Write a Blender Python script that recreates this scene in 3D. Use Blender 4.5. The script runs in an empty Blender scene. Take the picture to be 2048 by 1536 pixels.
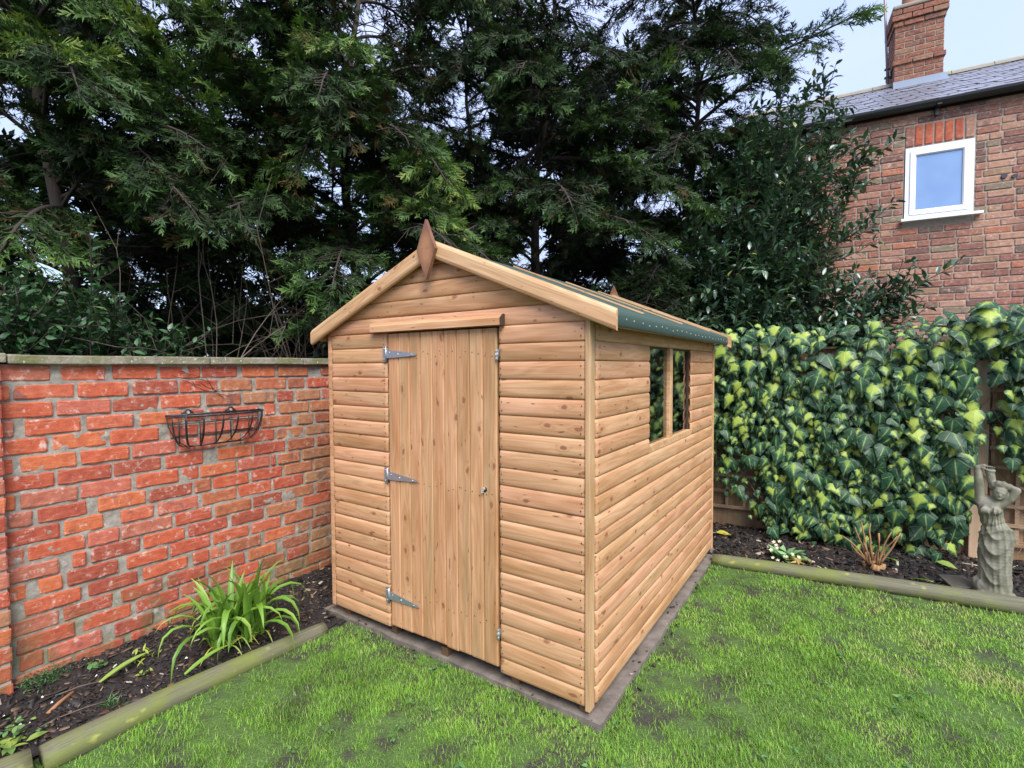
import bpy, bmesh, math, random
import numpy as np
from mathutils import Vector, Matrix, noise as mnoise
R = math.radians
rng = np.random.default_rng(7)
random.seed(7)
scene = bpy.context.scene
COL = scene.collection

# ------------------------------------------------------------------ camera
cam = bpy.data.cameras.new('camera')
camo = bpy.data.objects.new('camera', cam)
COL.objects.link(camo)
yaw, pit, rol = -0.5899, -0.0349, -0.0046
cy, sy, cp, sp = math.cos(yaw), math.sin(yaw), math.cos(pit), math.sin(pit)
fwd = Vector((sy*cp, cy*cp, sp)); rgt = Vector((cy, -sy, 0)); upv = rgt.cross(fwd)
cr, sr = math.cos(rol), math.sin(rol)
rgt, upv = cr*rgt + sr*upv, -sr*rgt + cr*upv
mw = Matrix((rgt, upv, -fwd)).transposed().to_4x4()
mw.translation = Vector((0.9606, -2.0288, 1.5497))
camo.matrix_world = mw
cam.sensor_width = 36.0
cam.lens = 36.0*995.5/2048.0
cam.clip_start = 0.05; cam.clip_end = 2000
scene.camera = camo
CAMP = np.array((0.9606, -2.0288, 1.5497))

# ------------------------------------------------------------------ world, sun, exposure
FILL_EL, FILL_AZ = R(50), R(131)      # azimuth clockwise from +y
world = bpy.data.worlds.new('World'); scene.world = world
world.use_nodes = True
wt = world.node_tree; wt.nodes.clear()
def wn(t, **k):
    n = wt.nodes.new(t)
    for a, b in k.items(): setattr(n, a, b)
    return n
sky = wn('ShaderNodeTexSky', sky_type='NISHITA', sun_disc=False, sun_elevation=FILL_EL, sun_rotation=FILL_AZ)
tc = wn('ShaderNodeTexCoord')
mp = wn('ShaderNodeMapping'); mp.inputs['Scale'].default_value = (1.6, 1.6, 3.0); mp.inputs['Location'].default_value = (0.3, 0.55, 0.0)
nz = wn('ShaderNodeTexNoise'); nz.inputs['Scale'].default_value = 1.5; nz.inputs['Detail'].default_value = 5; nz.inputs['Roughness'].default_value = 0.5
rp = wn('ShaderNodeValToRGB'); rp.color_ramp.elements[0].position = 0.30; rp.color_ramp.elements[0].color = (.55,.55,.55,1)
rp.color_ramp.elements[1].position = 0.66; rp.color_ramp.elements[1].color = (1,1,1,1)
sep = wn('ShaderNodeSeparateXYZ')
grad = wn('ShaderNodeMapRange'); grad.inputs[1].default_value = 0; grad.inputs[2].default_value = 1; grad.inputs[3].default_value = 0.62; grad.inputs[4].default_value = 1.25
cm = wn('ShaderNodeVectorMath', operation='SCALE'); cm.inputs[0].default_value = (2.35, 2.65, 3.9)
mx = wn('ShaderNodeMix', data_type='RGBA')
bg = wn('ShaderNodeBackground'); bg.inputs['Strength'].default_value = 0.1
wo = wn('ShaderNodeOutputWorld')
L = wt.links.new
L(tc.outputs['Generated'], mp.inputs['Vector']); L(mp.outputs[0], nz.inputs['Vector']); L(nz.outputs['Fac'], rp.inputs['Fac'])
L(tc.outputs['Generated'], sep.inputs[0]); L(sep.outputs['Z'], grad.inputs[0]); L(grad.outputs[0], cm.inputs['Scale'])
L(rp.outputs['Color'], mx.inputs[0]); L(sky.outputs[0], mx.inputs[6]); L(cm.outputs[0], mx.inputs[7])
L(mx.outputs[2], bg.inputs['Color']); L(bg.outputs[0], wo.inputs['Surface'])

sl = bpy.data.lights.new('fill_sun', 'SUN'); sl.energy = 1.5; sl.angle = R(38); sl.color = (1.0, .965, .91)  # added frontal fill to brighten the fronts; the true sun stands behind the trees
so = bpy.data.objects.new('fill_sun', sl); COL.objects.link(so)
sd = Vector((math.sin(FILL_AZ)*math.cos(FILL_EL), math.cos(FILL_AZ)*math.cos(FILL_EL), math.sin(FILL_EL)))
so.rotation_euler = sd.to_track_quat('Z', 'Y').to_euler(); so.location = (4, -6, 9)
vs = scene.view_settings
vs.view_transform = 'Standard'; vs.look = 'None'; vs.gamma = 1; vs.use_curve_mapping = False
vs.exposure = 1.97
scene.cycles.use_denoising = True
scene.cycles.max_bounces = 6; scene.cycles.diffuse_bounces = 3; scene.cycles.transparent_max_bounces = 8

# ------------------------------------------------------------------ helpers
def mesh_np(name, V, F, mat=None, attrs=None, smooth=False):
    V = np.asarray(V, np.float32); me = bpy.data.meshes.new(name)
    if isinstance(F, np.ndarray):
        k = F.shape[1]; nf = len(F)
        me.vertices.add(len(V)); me.vertices.foreach_set('co', V.ravel())
        me.loops.add(nf*k); me.loops.foreach_set('vertex_index', F.astype(np.int32).ravel())
        me.polygons.add(nf); me.polygons.foreach_set('loop_start', np.arange(0, nf*k, k, dtype=np.int32))
        me.update(calc_edges=True)
    else:
        me.from_pydata([tuple(v) for v in V.tolist()], [], F); me.update()
    if attrs:
        for a, d in attrs.items():
            at = me.attributes.new(a, 'FLOAT', 'POINT'); at.data.foreach_set('value', np.asarray(d, np.float32))
    if smooth: me.polygons.foreach_set('use_smooth', np.ones(len(me.polygons), bool))
    if mat: me.materials.append(mat)
    return me
def wpos(o):
    p = Vector((0, 0, 0))
    while o: p += o.location; o = o.parent
    return p
def link(name, me, parent=None, loc=(0, 0, 0), rot=(0, 0, 0), local=False, kind=None, label=None, cat=None, group=None):
    """loc is a world position unless local; parents are never rotated when world positions are used"""
    o = bpy.data.objects.new(name, me); COL.objects.link(o)
    loc = Vector(loc)
    if parent:
        o.parent = parent
        if not local: loc = loc - wpos(parent)
    o.location = loc; o.rotation_euler = rot
    if kind: o['kind'] = kind
    if label: o['label'] = label
    if cat: o['category'] = cat
    if group: o['group'] = group
    return o
def thing(name, label, cat, loc=(0, 0, 0), rotz=0, group=None):
    return link(name, None, None, loc, (0, 0, rotz), label=label, cat=cat, group=group)
class MB:
    def __init__(s): s.V = []; s.F = []; s.A = {}
    def add(s, V, F):
        b = len(s.V); s.V += [tuple(v) for v in V]; s.F += [tuple(i+b for i in f) for f in F]
    def box(s, a, b):
        (x0, y0, z0), (x1, y1, z1) = a, b
        s.add([(x0,y0,z0),(x1,y0,z0),(x1,y1,z0),(x0,y1,z0),(x0,y0,z1),(x1,y0,z1),(x1,y1,z1),(x0,y1,z1)],
              [(0,3,2,1),(4,5,6,7),(0,1,5,4),(1,2,6,5),(2,3,7,6),(3,0,4,7)])
    def tube(s, pts, rad, n=6, cap=True, flat=None):
        pts = [Vector(p) for p in pts]
        if not hasattr(rad, '__len__'): rad = [rad]*len(pts)
        b = len(s.V); up = Vector((0, 0, 1))
        for i, p in enumerate(pts):
            t = (pts[min(i+1, len(pts)-1)] - pts[max(i-1, 0)]).normalized()
            u = t.cross(up)
            if u.length < .1: u = t.cross(Vector((0, 1, 0)))
            u.normalize(); w = u.cross(t)
            for k in range(n):
                a = 2*math.pi*k/n
                s.V.append(tuple(p + rad[i]*(math.cos(a)*u + math.sin(a)*w*(flat or 1))))
        for i in range(len(pts)-1):
            for k in range(n):
                k2 = (k+1) % n
                s.F.append((b+i*n+k, b+i*n+k2, b+(i+1)*n+k2, b+(i+1)*n+k))
        if cap:
            s.F.append(tuple(b+k for k in range(n))[::-1]); e = b+(len(pts)-1)*n; s.F.append(tuple(e+k for k in range(n)))
    def mesh(s, name, mat, smooth=False):
        return mesh_np(name, np.array(s.V, np.float32).reshape(-1, 3), s.F, mat, smooth=smooth)
def boxmesh(name, a, b, mat, bev=0.0):
    m = MB(); m.box(a, b); me = m.mesh(name, mat)
    if bev > 0:
        bm = bmesh.new(); bm.from_mesh(me)
        bmesh.ops.bevel(bm, geom=bm.edges[:], offset=bev, segments=2, affect='EDGES', profile=.6)
        bm.to_mesh(me); bm.free()
    return me
def rotmats(d, roll):
    """frames (n,3,3): columns x=dir, y=side, z=normal"""
    d = d/np.linalg.norm(d, axis=1, keepdims=True)
    up = np.tile([0, 0, 1.], (len(d), 1)); par = np.abs(d[:, 2]) > .97; up[par] = [0, 1, 0]
    y = np.cross(up, d); y /= np.linalg.norm(y, axis=1, keepdims=True); z = np.cross(d, y)
    c, s_ = np.cos(roll)[:, None], np.sin(roll)[:, None]
    y2 = c*y + s_*z; z2 = -s_*y + c*z
    return np.stack([d, y2, z2], axis=2)
def scatter(TV, TF, pos, Rm, scale, tattr=None, iattr=None):
    """bake copies of a template; returns V, F, attrs"""
    n = len(pos); k = len(TV)
    S = np.asarray(scale, float)
    S = S[:, None, None] if S.ndim == 1 else S[:, None, :]
    V = np.einsum('nij,nkj->nki', Rm, TV[None]*S) + pos[:, None, :]
    F = (TF[None] + (np.arange(n)*k)[:, None, None]).reshape(-1, TF.shape[1])
    A = {}
    for a, d in (tattr or {}).items(): A[a] = np.tile(d, n)
    for a, d in (iattr or {}).items(): A[a] = np.repeat(d, k)
    return V.reshape(-1, 3), F, A

# ------------------------------------------------------------------ materials
class NT:
    def __init__(s, name):
        s.m = bpy.data.materials.new(name); s.m.use_nodes = True; s.t = s.m.node_tree
        s.b = s.t.nodes['Principled BSDF']; s.out = s.t.nodes['Material Output']
    def n(s, t, ins=None, **k):
        nd = s.t.nodes.new(t)
        for a, b in k.items(): setattr(nd, a, b)
        for a, b in (ins or {}).items(): s.set(nd, a, b)
        return nd
    def set(s, nd, a, b):
        i = nd.inputs[a]
        if isinstance(b, bpy.types.NodeSocket): s.t.links.new(b, i)
        elif isinstance(b, bpy.types.Node): s.t.links.new(b.outputs[0], i)
        else: i.default_value = b
    def math(s, op, a, b=0.0, c=None):
        nd = s.n('ShaderNodeMath', operation=op); s.set(nd, 0, a); s.set(nd, 1, b)
        if c is not None: s.set(nd, 2, c)
        return nd.outputs[0]
    def mix(s, f, a, b, blend='MIX'):
        nd = s.n('ShaderNodeMix', data_type='RGBA', blend_type=blend)
        s.set(nd, 0, f); s.set(nd, 6, c4(a)); s.set(nd, 7, c4(b)); return nd.outputs[2]
    def ramp(s, f, stops, interp='LINEAR'):
        nd = s.n('ShaderNodeValToRGB'); r = nd.color_ramp; r.interpolation = interp
        while len(r.elements) < len(stops): r.elements.new(.5)
        for e, (p, c) in zip(r.elements, stops): e.position = p; e.color = c4(c)
        s.set(nd, 0, f); return nd.outputs[0]
    def noise(s, vec, scale, detail=3, rough=.5, dist=0.0):
        return s.n('ShaderNodeTexNoise', {'Vector': vec, 'Scale': scale, 'Detail': detail, 'Roughness': rough, 'Distortion': dist}).outputs[0]
    def mapr(s, f, a, b, c=0.0, d=1.0):
        nd = s.n('ShaderNodeMapRange', {0: f, 1: a, 2: b, 3: c, 4: d}); nd.clamp = True; return nd.outputs[0]
    def obj(s): return s.n('ShaderNodeTexCoord').outputs['Object']
    def pos(s): return s.n('ShaderNodeNewGeometry').outputs['Position']
    def rnd(s): return s.n('ShaderNodeObjectInfo').outputs['Random']
    def attr(s, a): return s.n('ShaderNodeAttribute', attribute_name=a).outputs['Fac']
    def scale(s, v, sc): return s.n('ShaderNodeVectorMath', {0: v, 1: sc}, operation='MULTIPLY').outputs[0]
    def addv(s, v, w): return s.n('ShaderNodeVectorMath', {0: v, 1: w}, operation='ADD').outputs[0]
    def bump(s, h, strength=.3, dist=.01):
        nd = s.n('ShaderNodeBump', {'Height': h, 'Strength': strength, 'Distance': dist}); s.set(s.b, 'Normal', nd.outputs[0])
    def done(s, col=None, rough=.7, **k):
        if col is not None: s.set(s.b, 'Base Color', c4(col))
        s.set(s.b, 'Roughness', rough)
        for a, v in k.items(): s.set(s.b, a.replace('_', ' '), v)
        return s.m
def c4(c):
    if isinstance(c, (tuple, list)) and len(c) == 3: return (*c, 1.0)
    return c
def rndvec(q, k=37.0):
    r = q.rnd()
    c = q.n('ShaderNodeCombineXYZ', {0: q.math('MULTIPLY', r, k), 1: q.math('MULTIPLY', r, k*2.3), 2: q.math('MULTIPLY', r, k*3.7)})
    return c.outputs[0]

def wood_mat(name, tones, along=0, grain=(.62, 1.0), knots=True, rough=.62, green=0.0, shift=1.0):
    q = NT(name); o = q.obj(); p = q.addv(o, rndvec(q))
    sc = lambda a, b: tuple(a if i == along else b for i in range(3))
    warp = q.noise(q.scale(p, sc(.9, 11)), 1.0, 2)
    px_ = q.n('ShaderNodeSeparateXYZ', {0: p}); ac = 2 if along != 2 else 0
    kx = q.n('ShaderNodeCombineXYZ', {0: q.math('MULTIPLY', px_.outputs[along], 5.4), 1: q.math('MULTIPLY', px_.outputs[ac], 10.0)}).outputs[0]
    kx = q.addv(kx, q.n('ShaderNodeVectorMath', {0: q.n('ShaderNodeTexNoise', {'Vector': p, 'Scale': 28.0, 'Detail': 2}).outputs['Color'], 1: (.16, .16, 0)}, operation='MULTIPLY').outputs[0])
    kv = q.n('ShaderNodeTexVoronoi', {'Vector': kx, 'Scale': 1.0, 'Randomness': .9}, feature='F1', voronoi_dimensions='2D')
    kd = kv.outputs['Distance']; ks = q.n('ShaderNodeSeparateColor', {0: kv.outputs['Color']})
    sel = q.math('GREATER_THAN', ks.outputs[0], .72)
    near = q.math('MULTIPLY', q.mapr(kd, .05, .36, 1, 0), sel)
    f = q.math('ADD', warp, q.math('MULTIPLY', q.math('POWER', near, 2.0), 0.16 if knots else 0))
    bands = q.math('SINE', q.math('MULTIPLY', f, 62.0))
    fine = q.noise(q.scale(p, sc(5, 230)), 1.0, 2, .6)
    streak = q.noise(q.scale(p, sc(1.6, 62)), 1.0, 2, .6)
    g = q.math('ADD', q.math('MULTIPLY', bands, .11), q.math('ADD', q.math('MULTIPLY', fine, .62), q.math('MULTIPLY', streak, .62)))
    tone = q.ramp(q.rnd(), [(i/(len(tones)-1), t) for i, t in enumerate(tones)])
    blot = q.noise(q.scale(p, sc(2.0, 9)), 1.0, 3)
    tone = q.mix(q.mapr(blot, .42, .70), tone, q.mix(1.0, tone, (.78, .71, .60), 'MULTIPLY'))
    if green: tone = q.mix(q.math('MULTIPLY', q.mapr(q.noise(q.scale(p, sc(1.2, 16)), 1.0, 2), .5, .72), green), tone, (.30, .25, .12))
    col = q.mix(q.mapr(g, .42, .84), q.mix(1.0, tone, (.76*shift, .68*shift, .59*shift), 'MULTIPLY'), tone)
    if knots:
        ring = q.math('MULTIPLY', q.mapr(kd, .06, .12, 1, 0), sel)
        core = q.math('MULTIPLY', q.mapr(kd, .04, .08, 1, 0), sel)
        col = q.mix(q.math('MULTIPLY', near, .26), col, (.37, .165, .07))
        col = q.mix(q.math('MULTIPLY', ring, .82), col, (.17, .065, .028))
        col = q.mix(q.math('MULTIPLY', core, .65), col, (.27, .115, .05))
        # dark resin flecks
        fl = q.noise(q.scale(p, sc(14, 60)), 1.0, 1)
        col = q.mix(q.mapr(fl, .715, .775), col, (.16, .075, .035))
    q.bump(q.math('ADD', g, q.math('MULTIPLY', near, .4)), .25, .002)
    return q.done(col, rough)
PINE = [(.60,.345,.19),(.64,.35,.205),(.575,.345,.185),(.65,.385,.215),(.56,.325,.175),(.64,.345,.205),(.62,.36,.20),(.59,.35,.18),(.66,.375,.215),(.51,.285,.145),(.62,.35,.20),(.485,.265,.135)]
M = {}
M['pine'] = wood_mat('pine_cladding', PINE, green=.35)
M['door'] = wood_mat('pine_door', [(.58,.33,.175),(.53,.30,.155),(.61,.34,.185),(.51,.305,.155),(.60,.35,.185)], along=2, green=.45)
M['barge'] = wood_mat('pale_pine', [(.62,.395,.215),(.66,.42,.235)], green=.2)
M['trim'] = wood_mat('trim_pine', [(.56,.36,.195),(.58,.375,.21)], along=2, knots=False, green=.6)
def finial_mat():
    q = NT('finial_wood'); p = q.obj(); n = q.noise(q.scale(p, (60, 60, 8)), 1.0, 3); c = q.mix(n, (.13,.055,.03), (.20,.09,.045))
    r = q.n('ShaderNodeVectorMath', {0: q.scale(p, (1.6, 0, .8))}, operation='LENGTH').outputs['Value']
    m = q.math('MULTIPLY', q.mapr(q.math('ADD', r, q.math('MULTIPLY', q.noise(p, 22, 3), .08)), .07, .14, 1, 0), .75)
    return q.done(q.mix(m, c, (.40, .19, .085)), .6)
M['rust_wood'] = finial_mat()
M['bearer'] = wood_mat('bearer_wood', [(.11,.065,.038),(.14,.08,.045)], along=1, knots=False)
M['dark_end'] = NT('wet_end_grain').done((.055, .03, .018), .6)
M['fence_wood'] = wood_mat('fence_wood', [(.34,.215,.125),(.38,.25,.15),(.30,.19,.11)], along=2, knots=False, green=.8)
M['lath'] = wood_mat('trellis_wood', [(.42,.29,.19),(.46,.33,.22),(.38,.26,.17)], along=0, knots=False)

def log_mat():
    q = NT('mossy_log'); p = q.obj()
    g = q.noise(q.scale(p, (3.0, 130, 130)), 1.0, 5, .75)
    col = q.ramp(g, [(.25, (.035,.033,.022)), (.45, (.10,.096,.058)), (.6, (.145,.138,.085)), (.85, (.20,.19,.12))])
    ms = q.noise(q.scale(p, (4, 9, 9)), 1.0, 4, .6)
    col = q.mix(q.mapr(ms, .44, .66), col, (.135, .155, .035))
    ms2 = q.noise(q.scale(p, (9, 14, 14)), 1.0, 3)
    col = q.mix(q.math('MULTIPLY', q.mapr(ms2, .64, .72), .8), col, (.30, .30, .07))
    q.bump(g, .5, .004); return q.done(col, .75)
M['log'] = log_mat()

def brick_mat(name, stops, eff=.6, dark=.5, green=0.0, warm=.25):
    q = NT(name); o = q.obj(); p = q.addv(o, rndvec(q, 21.0))
    base = q.ramp(q.rnd(), stops, 'CONSTANT')
    n1 = q.noise(p, 26, 4, .6); col = q.mix(q.mapr(n1, .3, .72), q.mix(1.0, base, (.72,.62,.56), 'MULTIPLY'), q.mix(warm, base, (.62,.26,.12)))
    n3 = q.noise(q.scale(p, (1, .8, 6)), 16, 3)
    col = q.mix(q.math('MULTIPLY', q.mapr(n3, .56, .72), .35), col, (.62, .36, .22))
    n2 = q.noise(p, 11, 2, .5); sel = q.mapr(n2, .655, .69)
    col = q.mix(q.math('MULTIPLY', sel, dark), col, (.085, .075, .085))
    n4 = q.noise(q.addv(p, (5, 3, 1)), 24, 5, .7)
    col = q.mix(q.math('MULTIPLY', q.mapr(n4, .56, .70), eff), col, (.64, .50, .43))
    if green:
        ps = q.pos(); z = q.n('ShaderNodeSeparateXYZ', {0: ps}).outputs[2]
        gm = q.math('MULTIPLY', q.mapr(z, .02, .42, 1, 0), q.mapr(q.noise(ps, 7, 4, .6), .42, .62))
        col = q.mix(q.math('MULTIPLY', gm, green), col, (.115, .105, .035))
    n5 = q.noise(p, 120, 3, .7)
    q.bump(q.math('ADD', n5, q.math('MULTIPLY', n1, 1.5)), .7, .004)
    return q.done(col, .85)
RED = [(0,(.52,.105,.046)),(.16,(.46,.085,.042)),(.30,(.57,.145,.055)),(.44,(.40,.075,.042)),(.54,(.50,.13,.085)),(.66,(.34,.068,.040)),(.78,(.54,.125,.062)),(.90,(.44,.14,.09)),(.96,(.40,.19,.10))]
RED_R = [(0,(.40,.125,.055)),(.18,(.33,.095,.045)),(.34,(.42,.16,.075)),(.48,(.36,.175,.09)),(.62,(.42,.12,.055)),(.76,(.30,.09,.05)),(.88,(.44,.25,.13)),(.95,(.26,.155,.08))]
HOUSE = [(0,(.33,.16,.115)),(.14,(.24,.115,.09)),(.28,(.38,.215,.16)),(.40,(.17,.09,.08)),(.52,(.42,.25,.18)),(.62,(.29,.13,.10)),(.72,(.31,.20,.13)),(.82,(.145,.105,.09)),(.89,(.42,.17,.10)),(.94,(.22,.19,.135))]
M['brick'] = brick_mat('red_brick', RED, green=.75, eff=.75, warm=.12)
M['brick_tan'] = brick_mat('brown_red_brick', RED_R, eff=.5, green=.75)
M['house_brick'] = brick_mat('house_brick', HOUSE, eff=.6, dark=.5, warm=.06)
M['arch_brick'] = brick_mat('arch_brick', [(0,(.46,.09,.045)),(.5,(.40,.075,.045)),(.8,(.50,.12,.05))], eff=.2, dark=.2)
M['chimney_brick'] = brick_mat('chimney_brick', [(0,(.19,.072,.05)),(.3,(.15,.06,.046)),(.55,(.22,.095,.062)),(.75,(.12,.06,.05)),(.9,(.21,.13,.085))], eff=.2, dark=.3)
def mortar_mat(name, c0, c1, green=0.0):
    q = NT(name); p = q.pos(); n = q.noise(p, 38, 4, .65); col = q.mix(q.mapr(n, .3, .7), c0, c1)
    if green:
        z = q.n('ShaderNodeSeparateXYZ', {0: p}).outputs[2]
        gm = q.math('MULTIPLY', q.mapr(z, 0.0, .45, 1, 0), q.mapr(q.noise(p, 6, 4, .6), .4, .6))
        col = q.mix(q.math('MULTIPLY', gm, green), col, (.15, .16, .07))
        w = q.noise(p, 17, 4, .7); col = q.mix(q.math('MULTIPLY', q.mapr(w, .6, .7), .6), col, (.56, .52, .47))
    q.bump(q.noise(p, 130, 4, .7), .8, .004); return q.done(col, .92)
M['mortar'] = mortar_mat('grey_mortar', (.21, .19, .155), (.37, .335, .28), .85)
M['house_mortar'] = mortar_mat('house_mortar', (.27, .235, .19), (.38, .335, .275))
def coping_mat():
    q = NT('mossy_coping'); p = q.pos(); n = q.noise(p, 14, 5, .65); col = q.ramp(n, [(.3,(.13,.115,.08)),(.5,(.25,.225,.165)),(.72,(.34,.31,.24))])
    col = q.mix(q.mapr(q.noise(p, 5, 4, .6), .44, .62), col, (.15, .15, .06))
    col = q.mix(q.math('MULTIPLY', q.mapr(q.noise(p, 60, 3), .62, .68), .8), col, (.55,.52,.44))
    q.bump(q.noise(p, 70, 4, .7), .8, .006); return q.done(col, .9)
M['coping'] = coping_mat()
def concrete_mat():
    q = NT('wet_concrete'); p = q.pos(); n = q.noise(p, 9, 5, .6); col = q.ramp(n, [(.3,(.10,.082,.066)),(.55,(.18,.152,.126)),(.75,(.25,.215,.18))])
    col = q.mix(q.math('MULTIPLY', q.mapr(q.noise(p, 45, 3), .6, .7), .6), col, (.10,.08,.06))
    q.bump(q.noise(p, 120, 4, .7), .5, .003); return q.done(col, .6)
M['concrete'] = concrete_mat()
def soil_mat(name, c0, c1):
    q = NT(name); p = q.pos(); n = q.noise(p, 40, 5, .7); col = q.mix(q.mapr(n, .35, .7), c0, c1)
    q.bump(q.noise(p, 55, 5, .7), 1.0, .02); return q.done(col, .75)
M['soil'] = soil_mat('dark_soil', (.011, .008, .007), (.034, .026, .022))
def lawn_mat():
    q = NT('lawn_soil'); p = q.pos(); n = q.noise(p, 5, 5, .65)
    col = q.mix(q.mapr(n, .40, .56), (.050, .046, .034), (.085, .155, .030))
    col = q.mix(q.mapr(q.noise(p, 150, 4, .75), .40, .62), q.mix(1.0, col, (.55,.56,.45), 'MULTIPLY'), q.mix(1.0, col, (1.2,1.25,1.1), 'MULTIPLY'))
    q.bump(q.noise(p, 50, 5, .7), 1.0, .015); return q.done(col, .85)
M['lawn'] = lawn_mat()
def far_mat():
    q = NT('rough_ground'); p = q.pos(); col = q.mix(q.mapr(q.noise(p, .8, 5, .6), .4, .6), (.045,.04,.025), (.05,.065,.02)); return q.done(col, .95)
M['ground'] = far_mat()

def leaf_mat(name, stops, rough=.5, transl=.18, spec=.4, ao=False):
    q = NT(name); v = q.attr('var'); col = q.ramp(v, stops)
    q.done(col, rough, Specular_IOR_Level=spec)
    tr = q.n('ShaderNodeBsdfTranslucent', {'Color': q.mix(1.0, col, (1.0, 1.1, .6), 'MULTIPLY')})
    ms = q.n('ShaderNodeMixShader', {0: transl, 1: q.b.outputs[0], 2: tr.outputs[0]})
    q.t.links.new(ms.outputs[0], q.out.inputs[0]); return q.m
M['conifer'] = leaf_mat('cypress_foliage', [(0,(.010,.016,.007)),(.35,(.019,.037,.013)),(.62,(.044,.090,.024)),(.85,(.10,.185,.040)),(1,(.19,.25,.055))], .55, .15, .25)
M['conifer_brown'] = leaf_mat('cypress_dry_foliage', [(0,(.02,.016,.009)),(1,(.10,.075,.02))], .7, .1, .2)
M['laurel'] = leaf_mat('laurel_leaf', [(0,(.022,.052,.032)),(.6,(.052,.112,.058)),(.9,(.09,.16,.055)),(1,(.22,.24,.05))], .26, .10, .7)
M['privet'] = leaf_mat('privet_leaf', [(0,(.018,.05,.018)),(.6,(.045,.115,.040)),(1,(.11,.20,.06))], .4, .08, .5)
M['grass'] = leaf_mat('grass_blade', [(0,(.085,.16,.022)),(.3,(.155,.31,.034)),(.7,(.245,.46,.052)),(.9,(.36,.50,.085)),(1,(.46,.43,.2))], .5, .25, .35)
M['strap'] = leaf_mat('strap_leaf', [(0,(.10,.22,.028)),(.5,(.21,.38,.055)),(.8,(.32,.45,.10)),(.9,(.50,.44,.06)),(1,(.46,.30,.13))], .38, .3, .45)
M['small_leaf'] = leaf_mat('small_leaf', [(0,(.035,.11,.03)),(.6,(.10,.22,.06)),(1,(.34,.38,.06))], .45, .2, .4)
M['primrose_leaf'] = leaf_mat('primrose_leaf', [(0,(.10,.22,.09)),(1,(.22,.38,.17))], .6, .2, .3)
M['petal'] = leaf_mat('pale_petal', [(0,(.82,.78,.46)),(1,(.86,.84,.62))], .6, .3, .2)
M['chip'] = leaf_mat('bark_chip', [(0,(.010,.008,.007)),(.62,(.028,.02,.016)),(.88,(.085,.05,.03)),(.96,(.22,.14,.085)),(1,(.45,.40,.32))], .6, .0, .4)
def ivy_mat():
    q = NT('variegated_ivy'); u = q.attr('lu'); v = q.attr('lv'); var = q.attr('var')
    au = q.math('ABSOLUTE', u)
    cx = q.n('ShaderNodeCombineXYZ', {0: q.math('MULTIPLY', u, 3.0), 1: q.math('MULTIPLY', v, 3.0), 2: q.math('MULTIPLY', var, 60)}).outputs[0]
    nn = q.noise(cx, 1.6, 3, .6)
    d = q.math('ADD', q.math('MULTIPLY', au, 1.75), q.math('ABSOLUTE', q.math('SUBTRACT', v, .22)))
    d = q.math('ADD', d, q.math('MULTIPLY', q.math('SUBTRACT', nn, .5), .75))
    amt = q.mapr(var, .18, 1.0, .02, .76)
    ang = q.math('ARCTAN2', u, q.math('ADD', v, .04))
    ve = q.math('PINGPONG', q.math('ADD', ang, 0.0), .42)
    ray = q.mapr(ve, .0, .16, 1, 0)
    dd = q.math('SUBTRACT', q.math('SUBTRACT', d, q.math('MULTIPLY', ray, .16)), amt)
    spl = q.mapr(dd, -.20, .09, 1, 0); mid = q.mapr(dd, -.02, .30, .75, 0)
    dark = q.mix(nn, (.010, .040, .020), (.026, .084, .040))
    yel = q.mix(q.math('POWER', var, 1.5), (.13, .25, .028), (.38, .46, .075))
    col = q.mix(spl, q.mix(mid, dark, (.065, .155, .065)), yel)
    vein = q.math('MULTIPLY', q.mapr(ve, .0, .07, 1, 0), q.mapr(d, .2, 1.3, 1, .0))
    col = q.mix(q.math('MULTIPLY', vein, .6), col, (.40, .47, .16))
    q.done(col, .45, Specular_IOR_Level=.32)
    q.bump(q.math('ADD', nn, q.math('MULTIPLY', vein, -.6)), .35, .006)
    tr = q.n('ShaderNodeBsdfTranslucent', {'Color': col})
    ms = q.n('ShaderNodeMixShader', {0: .15, 1: q.b.outputs[0], 2: tr.outputs[0]})
    q.t.links.new(ms.outputs[0], q.out.inputs[0]); return q.m
M['ivy'] = ivy_mat()
def bark_mat(name, c0, c1):
    q = NT(name); p = q.pos(); n = q.noise(q.scale(p, (30, 30, 6)), 1.0, 4, .6); q.bump(n, .6, .01); return q.done(q.mix(n, c0, c1), .9)
M['bark'] = bark_mat('conifer_bark', (.018, .013, .010), (.06, .045, .035))
M['twig'] = bark_mat('bare_twig', (.06, .045, .032), (.16, .125, .095))
M['stem'] = bark_mat('cut_stem', (.22, .11, .045), (.40, .24, .11))
M['vine'] = bark_mat('ivy_stem', (.13, .08, .05), (.28, .20, .13))
def felt_mat():
    q = NT('green_felt'); p = q.obj(); n = q.noise(p, 420, 2, .7); q.bump(n, .5, .002)
    return q.done(q.mix(q.mapr(n, .3, .7), (.022,.048,.037), (.044,.084,.066)), .9)
M['felt'] = felt_mat()
def steel_mat():
    q = NT('galvanised_steel'); p = q.obj(); n = q.noise(p, 60, 3); return q.done(q.mix(n, (.28,.32,.36), (.50,.54,.58)), .42, Metallic=.75)
M['steel'] = steel_mat()
M['nail'] = NT('nail').done((.035, .022, .015), .6)
M['clout'] = NT('clout_nail').done((.62, .66, .64), .4, Metallic=.5)
M['black'] = NT('keyhole_black').done((.01, .01, .01), .5)
def iron_mat():
    q = NT('black_iron'); n = q.noise(q.obj(), 40, 3); q.bump(n, .3, .003); return q.done(q.mix(q.mapr(n, .5, .75), (.018,.018,.021), (.06,.045,.038)), .45)
M['iron'] = iron_mat()
M['screw'] = NT('screw_head').done((.75, .75, .72), .35, Metallic=.7)
def glass_mat():
    q = NT('shed_glass'); return q.done((.93, .97, .97), .015, Transmission_Weight=1.0, IOR=1.5)
M['glass'] = glass_mat()
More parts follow.
